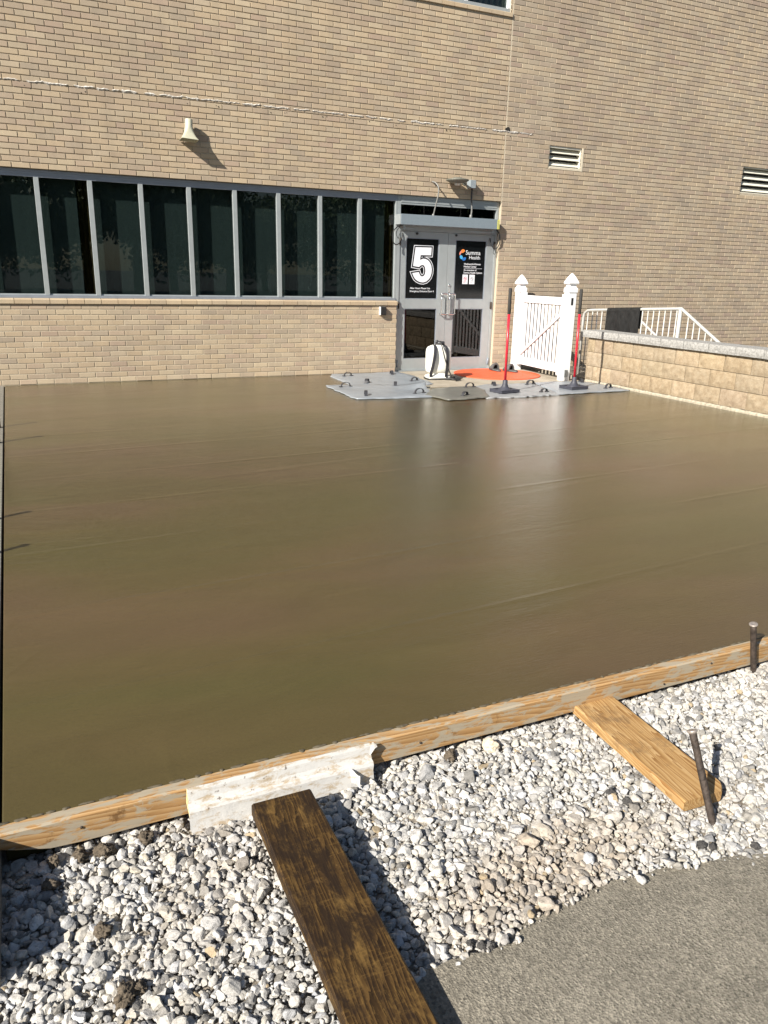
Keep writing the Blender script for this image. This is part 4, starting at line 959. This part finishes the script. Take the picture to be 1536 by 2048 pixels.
# white moulding leaning on the board
def moulding():
    x0, x1 = .318, .905; o = Vector((x0, -9.08, -.12)); t = thing('white_trim_board', o, 'broken length of dirty white moulding leaning against the form board', 'board')
    prof = [(-9.037, .002), (-9.044, .006), (-9.050, -.004), (-9.057, -.030), (-9.064, -.042), (-9.074, -.047), (-9.079, -.056), (-9.081, -.072), (-9.087, -.105), (-9.091, -.122), (-9.084, -.126), (-9.070, -.118), (-9.060, -.085), (-9.046, -.040)]
    n = 70; secs = []
    for k in range(n+1):
        x = x0+(x1-x0)*k/n; sec = []
        for i, (y, z) in enumerate(prof):
            xx = x
            if k == 0: xx = x+.014*mnoise.noise(Vector((z*60, 1, 5)))-.004
            if k == n: xx = x+.008*mnoise.noise(Vector((z*50, 8, 5)))
            if k == n-1: xx = x+.008*mnoise.noise(Vector((z*50, 8, 5)))
            b_ = .0012*mnoise.noise(Vector((x*25, z*25, 2)))
            sec.append((xx, y+b_-.01*max(0, (k-n*.9)/(n*.1))*0, z+b_))
        secs.append(sec)
    m = MB(); m.loft(secs, smooth=False); 
    for q in range(len(m.f)):
        if len(m.f[q]) > 6: m.m[q] = 1
    m.build('moulding', [M['moulding'], M['foam']], t, origin=o)
    # torn flap and a split end
    m = MB(); px = .830; ys = -9.080
    fl = [[(px-.010+.004*k, -9.0775-.004*k-.010*(k/6)**2, -.046-.002*k-.045*j/4+.004*math.sin(j+k)) for j in range(5)] for k in range(7)]
    m.loft(fl, cap=False, closed=False, smooth=True); m.build('torn_flap', M['moulding'], t, origin=o)
    m = MB(); m.loft([[(x1-.004, -9.046, .004), (x1-.004, -9.058, -.034), (x1-.002, -9.046, -.034)], [(x1+.012, -9.05, .010), (x1+.014, -9.056, -.012), (x1+.012, -9.048, -.012)], [(x1+.022, -9.052, -.001), (x1+.024, -9.055, -.008), (x1+.022, -9.05, -.008)]]); m.build('splinter', M['moulding'], t, origin=o)
moulding()
def plank(name, A, B, width, th, mat, label, clip=None, sag=0.0):
    """A,B: middle of the top face at both ends"""
    A, B = Vector(A), Vector(B); d = B-A; ln = d.length; X = d.normalized(); Yv = Vector((0, 0, 1)).cross(X).normalized(); Z = X.cross(Yv)
    t = thing(name, A-Z*th, label, 'board'); o = A-Z*th
    n = 80; secs = []; hw = width/2; c_ = .005
    for k in range(n+1):
        s_ = ln*k/n; e = .0012*mnoise.noise(Vector((s_*8, 3, 1))); e2 = .0012*mnoise.noise(Vector((s_*9, 7, 1)))
        r0, r1 = hw+e, hw+e2
        if clip and s_ > ln-clip[0]: r0 = hw-clip[1]*((s_-(ln-clip[0]))/clip[0])**1.5
        q = lambda y, z: (s_, y, z)
        secs.append([q(-r1, c_), q(-r1+c_, 0), q(r0-c_, 0), q(r0, c_), q(r0, th-c_), q(r0-c_, th), q(0, th+.0004*mnoise.noise(Vector((s_*20, 0, 3)))), q(-r1+c_, th), q(-r1, th-c_)])
    m = MB(); m.loft(secs, smooth=False); b = m.build('plank', M[mat], t)
    t.matrix_world = Matrix(((X.x, Yv.x, Z.x, o.x), (X.y, Yv.y, Z.y, o.y), (X.z, Yv.z, Z.z, o.z), (0, 0, 0, 1)))
    return t
pa = (G(505, 1605, -.022)+G(620, 1580, -.022))/2; pb = (G(690, 2048, -.045)+G(882, 2048, -.045))/2
pb = pa+(pb-pa)*1.75; pb.z = -.062
plank('scaffold_plank', pa, pb, .184, .042, 'dark_wood', 'dark weathered plank lying across the gravel towards the slab')
qa = (G(1133, 1405, -.068)+G(1212, 1376, -.068))/2; qa.z = -.066; qb = (G(1375, 1606, -.070)+G(1456, 1572, -.070))/2; qb.z = -.072
plank('brace_board', qa, qb, .186, .038, 'yellow_wood', 'new yellow pine board bracing the form board on the gravel', clip=(.045, .035))
# stakes
def stake(base, top, r, label, head=True, group=None):
    b, tp = Vector(base), Vector(top); t = thing('form_stake', b, label, 'stake', group); d = tp-b; n = d.normalized(); ln = d.length
    m = MB(); k = 12; pts = [b-n*.08+n*((ln+.08)*i/k) for i in range(k+1)]; rr_ = [r*(1+.06*mnoise.noise(Vector((i*1.3, b.x, 0)))) for i in range(k+1)]
    m.tube([p-b for p in pts], rr_, 12); m.build('shaft', M['steel'], t)
    if head:
        q = n.to_track_quat('Z', 'Y').to_matrix().to_4x4(); q.translation = d
        m = MB(); m.lathe([(r*1.0, -.006), (r*1.35, -.002), (r*1.42, .002), (r*1.25, .0045), (r*.7, .003), (0, .0025)], 14, mat=q); m.build('mushroomed_head', M['steel_worn'], t)
stake((2.70, -9.048, GZ), WY(1507, 1249, -9.052), .0125, 'steel form stake driven against the form board near the pine brace')
sb = G(1424, 1640, GZ+.01); stip = G(1436, 1492, GZ)
best = min((i/500*.9 for i in range(100, 500)), key=lambda s_: (Vector(PX(stip-LD*s_))-Vector((1388, 1457))).length)
stake(sb, stip-LD*best, .0115, 'leaning rusty steel stake at the end of the yellow brace board')
for yy, hz in ((-5.98, .135), (-6.625, .115), (-3.64, .245), (-2.905, .225)):
    stake((-.235, yy-.03, -.004), (-.235, yy-.03, hz), .018 if yy < -5 else .026, 'short steel stake in the old pavement edge beside the slab', group='stakes along the side edge of the slab')

# ------------------------------------------------------------------ gravel
SUBS = {0: 1, 1: 2, 2: 3, 3: 4}
def ico(sub):
    bm = bmesh.new(); bmesh.ops.create_icosphere(bm, subdivisions=SUBS[sub], radius=1); bm.verts.index_update()
    v = np.array([x.co[:] for x in bm.verts]); f = np.array([[x.index for x in q.verts] for q in bm.faces]); bm.free(); return v, f
def rock_variants(sub, n, seed):
    v0, f = ico(sub); rng = np.random.default_rng(seed); out = []
    for k in range(n):
        v = v0.copy()
        for c_ in range(rng.integers(9, 15)):
            d = rng.normal(size=3); d /= np.linalg.norm(d); h = rng.uniform(.42, .78); s = v@d; ov = s > h; v[ov] -= np.outer((s[ov]-h)*.93, d)
        nz = np.array([mnoise.noise(Vector(p)*1.7+Vector((k*9., seed, 0))) for p in v0]); v *= (1+.16*nz)[:, None]; v /= np.abs(v).max()*.90
        v *= np.array([1., rng.uniform(.68, .95), rng.uniform(.5, .8)]); out.append(v)
    return out, f
def rot_mats(n, rng, tilt):
    a = rng.uniform(0, 2*np.pi, n); b = rng.normal(0, tilt, n); c_ = rng.normal(0, tilt, n)
    ca, sa, cb, sb_, cc, sc = np.cos(a), np.sin(a), np.cos(b), np.sin(b), np.cos(c_), np.sin(c_)
    Rz = np.zeros((n, 3, 3)); Rz[:, 0, 0] = ca; Rz[:, 0, 1] = -sa; Rz[:, 1, 0] = sa; Rz[:, 1, 1] = ca; Rz[:, 2, 2] = 1
    Rx = np.zeros((n, 3, 3)); Rx[:, 0, 0] = 1; Rx[:, 1, 1] = cb; Rx[:, 1, 2] = -sb_; Rx[:, 2, 1] = sb_; Rx[:, 2, 2] = cb
    Ry = np.zeros((n, 3, 3)); Ry[:, 1, 1] = 1; Ry[:, 0, 0] = cc; Ry[:, 0, 2] = sc; Ry[:, 2, 0] = -sc; Ry[:, 2, 2] = cc
    return Ry@Rx@Rz
def nz2(x, y, s, o=0.0): return np.array([mnoise.noise(Vector((a*s, b*s, o))) for a, b in zip(x, y)])
def gravel():
    rng = np.random.default_rng(11)
    def field(cell, x0, x1, y0, y1):
        xs = np.arange(x0, x1, cell); ys = np.arange(y0, y1, cell*.92); X, Y = np.meshgrid(xs, ys); X[::2] += cell/2
        X = X+rng.uniform(-.42, .42, X.shape)*cell; Y = Y+rng.uniform(-.42, .42, Y.shape)*cell; return X.ravel(), Y.ravel()
    X1, Y1 = field(.0178, -.50, 3.45, -10.15, -8.99)
    r1 = rng.lognormal(np.log(.0108), .33, len(X1)).clip(.005, .022)
    z1 = GZ+rng.uniform(-.006, .005, len(X1))
    X0, Y0_ = field(.024, 3.45, 4.7, -10.0, -8.99)
    r0 = rng.lognormal(np.log(.0145), .28, len(X0)).clip(.007, .024); z0 = GZ+rng.uniform(-.006, .005, len(X0))
    X1 = np.r_[X1, X0]; Y1 = np.r_[Y1, Y0_]; r1 = np.r_[r1, r0]; z1 = np.r_[z1, z0]
    X2, Y2 = field(.050, -.5, 4.7, -10.15, -9.03)
    big = rng.random(len(X2)) < .72; X2, Y2 = X2[big], Y2[big]
    r2 = rng.lognormal(np.log(.0140), .30, len(X2)).clip(.008, .028); z2 = GZ+.005+rng.uniform(-.003, .006, len(X2))
    X3, Y3 = field(.0145, -.50, 3.2, -10.0, -9.0)
    r3 = rng.uniform(.0028, .0058, len(X3)); z3 = GZ+rng.uniform(-.006, .003, len(X3))
    X = np.r_[X1, X2, X3]; Y = np.r_[Y1, Y2, Y3]; r = np.r_[r1, r2, r3]; z = np.r_[z1, z2, z3]; tiny = np.r_[np.zeros(len(X1)+len(X2), bool), np.ones(len(X3), bool)]
    ey = np.interp(X, EX, EY, left=-10.6)
    lim = np.where(X < .6, -10.45, ey)
    over = rng.random(len(X)) < .06; lap = np.where(over & (X > .8), rng.uniform(0, .05, len(X)), rng.uniform(-.004, .016, len(X)))
    on = (Y < lim+.004) & (X > .6); z = np.where(on, AZ+r*.35, z); r = np.where(on, r*.75, r)
    keep = (Y > lim-lap) & (Y < -9.0)
    far = (X < -.20) & (Y > -9.44); keep &= ~far
    # nothing pokes up through planks or the moulding
    def clear(A, B, hw, pad):
        A = np.array(A[:2]); B = np.array(B[:2]); d = B-A; ln = np.linalg.norm(d); d /= ln
        s = (X-A[0])*d[0]+(Y-A[1])*d[1]; p = np.abs((X-A[0])*-d[1]+(Y-A[1])*d[0]); return (s > -.01) & (s < ln+.01) & (p < hw+pad*r)
    c2 = clear(qa, qb, .095, .5); z = np.where(c2, np.minimum(z, -.112-r*.55), z)
    c3 = (X > .30) & (X < .92) & (Y > -9.098); z = np.where(c3, np.minimum(z, -.125-r*.3), z)
    cf = (Y > -9.046-r*.4); z = np.where(cf, np.minimum(z, -.101-r*.62), z)
    c1 = clear(pa, pb, .095, .3); z = np.where(c1, np.minimum(z, -.075-r*.75), z)
    X, Y, r, z, tiny = X[keep], Y[keep], r[keep], z[keep], tiny[keep]
    # slight mounding
    mound = .010*nz2(X, Y, 2.2)+.006*nz2(X, Y, 6.5, 4.)
    cm = c1[keep] | c2[keep] | c3[keep] | cf[keep]; z = z+np.where(cm, np.minimum(mound, 0), mound)
    n = len(X)
    # colour: white-grey limestone, tan where fines and soil have washed in
    dirt = np.clip((.55*nz2(X, Y, 1.7, 8.)+.08+.55*np.exp(-(((X-1.05)/.42)**2+((Y+9.62)/.16)**2))+.40*np.exp(-(((X-1.55)/.55)**2+((Y+9.62)/.13)**2))+.30*np.exp(-(((X-2.9)/.4)**2+((Y+9.25)/.1)**2))-.16)*2.0, 0, 1)
    dirt *= rng.uniform(.35, .9, n)
    g0 = rng.choice([.57, .52, .47, .40, .31, .22], n, p=[.2, .25, .22, .17, .1, .06])*rng.uniform(.93, 1.07, n)
    warm = rng.normal(0, .028, n)
    col = np.stack([g0*(1.0+warm), g0*(.968+warm*.3), g0*(.905-warm)], 1)
    tanc = np.array([.35, .29, .222])*rng.uniform(.75, 1.3, n)[:, None]
    col = col*(1-dirt[:, None])+tanc*dirt[:, None]
    rare = rng.random(n) < .008; col[rare] = np.array([.40, .32, .21]); drk = rng.random(n) < .05; col[drk] *= .62
    dist = np.hypot(X-CAMP[0], Y-CAMP[1]); sz = r/dist
    hi = np.zeros(n, bool); hi[np.argsort(-sz)[:3000]] = True
    VS = []; FS = []; CS = []; off = 0
    for sub, sel in ((2, hi & ~tiny), (1, ~hi & ~tiny), (0, tiny)):
        var, f = rock_variants(max(sub, 1) if sub else 0, 28, 5+sub); idx = np.where(sel)[0]; vi = rng.integers(0, 28, len(idx)); va = np.array(var)[vi]
        rm = rot_mats(len(idx), rng, .35); va = np.einsum('nij,nkj->nki', rm, va)*(r[idx]*1.12)[:, None, None]
        va += np.stack([X[idx], Y[idx], z[idx]], 1)[:, None, :]; nv = va.shape[1]
        VS.append(va.reshape(-1, 3)); FS.append((f[None]+(np.arange(len(idx))*nv)[:, None, None]+off).reshape(-1, 3)); off += len(idx)*nv
        CS.append(np.repeat(np.c_[col[idx], np.ones(len(idx))], nv, 0))
    V = np.concatenate(VS).astype(np.float32); F = np.concatenate(FS).astype(np.int32); Cc = np.concatenate(CS)
    me = bpy.data.meshes.new('gravel'); me.vertices.add(len(V)); me.vertices.foreach_set('co', V.ravel()); me.loops.add(F.size); me.loops.foreach_set('vertex_index', F.ravel())
    me.polygons.add(len(F)); me.polygons.foreach_set('loop_start', np.arange(0, F.size, 3, dtype=np.int32)); me.polygons.foreach_set('use_smooth', np.zeros(len(F), bool)); me.update(calc_edges=True)
    me.materials.append(M['gravel']); tint_mesh(me, Cc)
    o = link('gravel', me); tag(o, 'crushed white limestone gravel in front of the form board', 'gravel', kind='stuff')
gravel()
# single larger stones, soil clods and asphalt crumbs
def lump(name, x, y, r, mat, label, cat, group, seed, tint=None, zo=.0, sub=3, rough=.3, flat=.7):
    v, f = ico(sub); k = seed*3.7; d = np.array([1+rough*mnoise.noise(Vector(p)*1.3+Vector((k, 0, 0)))+rough*.7*mnoise.noise(Vector(p)*3.4+Vector((0, k, 0)))+(rough*.5*mnoise.noise(Vector(p)*8+Vector((0, 0, k))) if rough > .4 else 0) for p in v])
    v = v*d[:, None]*r*np.array([1, R.uniform(.7, .95), flat]); m = MB(); m.add(v.tolist(), [tuple(q) for q in f.tolist()], True); me = m.mesh(name, M[mat])
    if tint: tint_mesh(me, np.tile([*tint, 1], (len(v), 1)))
    o = link(name, me); o.location = (x, y, GZ+r*flat*.45+zo+.007); o.rotation_euler = (0, 0, R.uniform(0, 6)); return tag(o, label, cat, group)
q = G(981, 1488, GZ+.02); lump('large_stone', q.x, q.y, .030, 'gravel', 'large cream stone on the gravel beside the form board', 'stone', None, 3, (.66, .56, .42), rough=.25)
q = G(1178, 1714, GZ+.02); lump('large_stone', q.x, q.y, .021, 'gravel', 'smooth pale grey stone on brown gravel near the asphalt edge', 'stone', None, 5, (.56, .56, .56), rough=.2)
for k, (x, y, r) in enumerate(((105, 1716, .016), (160, 1706, .017), (205, 1680, .022), (100, 1770, .016), (205, 1860, .018), (290, 1672, .018), (885, 1492, .017), (250, 1990, .022), (275, 1975, .015))):
    r *= 1.25; q = G(x, y, GZ+.015); lump('soil_clod', q.x, min(q.y, -9.05-r), r, 'soil', 'crumbly brown soil clod on the white gravel', 'soil clod', 'soil clods on the gravel', 20+k, rough=.55)
for k, (x, y, r) in enumerate(((1222, 1585, .017), (1255, 1602, .015), (1272, 1608, .010), (1405, 1690, .014), (1425, 1692, .012), (1355, 1735, .013), (1380, 1735, .010), (1510, 1690, .012), (965, 1890, .013), (985, 1893, .012), (1005, 1890, .010), (1160, 1795, .010), (940, 1885, .009))):
    q = G(x, y, GZ+.012); lump('asphalt_crumb', q.x, q.y, r, 'crumb', 'black broken asphalt crumb lying in the gravel', 'asphalt crumb', 'asphalt crumbs near the apron edge', 40+k, rough=.5)

# ------------------------------------------------------------------ trees across the lot, seen only in the window reflections
def tree_meshes():
    rng = np.random.default_rng(3); n = 9000; c_ = []
    lobes = [(rng.normal(0, 1.5), rng.normal(0, 1.5), rng.uniform(1.0, 6.4), rng.uniform(1.3, 2.2)) for _ in range(16)]
    V = []; F = []
    for i in range(n):
        lx, ly, lz, lr = lobes[rng.integers(16)]; d = rng.normal(size=3); d /= np.linalg.norm(d); p = np.array([lx, ly, lz])+d*lr*rng.uniform(.55, 1.05)*np.array([1, 1, .85])
        a = rng.normal(size=3); a /= np.linalg.norm(a); b = np.cross(a, rng.normal(size=3)); b /= np.linalg.norm(b); s = rng.uniform(.10, .22); o = len(V)
        V += [p-a*s, p+b*s*.5, p+a*s, p-b*s*.5]; F.append((o, o+1, o+2, o+3))
    m = MB(); m.add(V, F); crown = m.mesh('crown', M['leaf'])
    m = MB(); m.tube([(0, 0, 0), (.05, 0, 1.6), (0, .05, 3.4), (0, 0, 5.6)], [.26, .2, .16, .06], 10)
    for lx, ly, lz, lr in lobes[:8]: m.tube([(0, 0, 2.4), (lx*.5, ly*.5, (lz+2.4)/2), (lx, ly, lz)], [.11, .07, .03], 6)
    return crown, m.mesh('trunk', M['bark'])
cr_, tk_ = tree_meshes()
for k in range(15):
    x = -4+k*4.3+R.uniform(-1.2, 1.2); y = -54+R.uniform(-6, 6)
    t = thing('tree', (x, y, -.2), 'leafy broad tree across the parking lot mirrored in the windows', 'tree', 'trees across the parking lot', rz=R.uniform(0, 6))
    s = R.uniform(1.15, 1.55); t.scale = (s, s, s); link('crown', cr_, t); link('trunk', tk_, t)
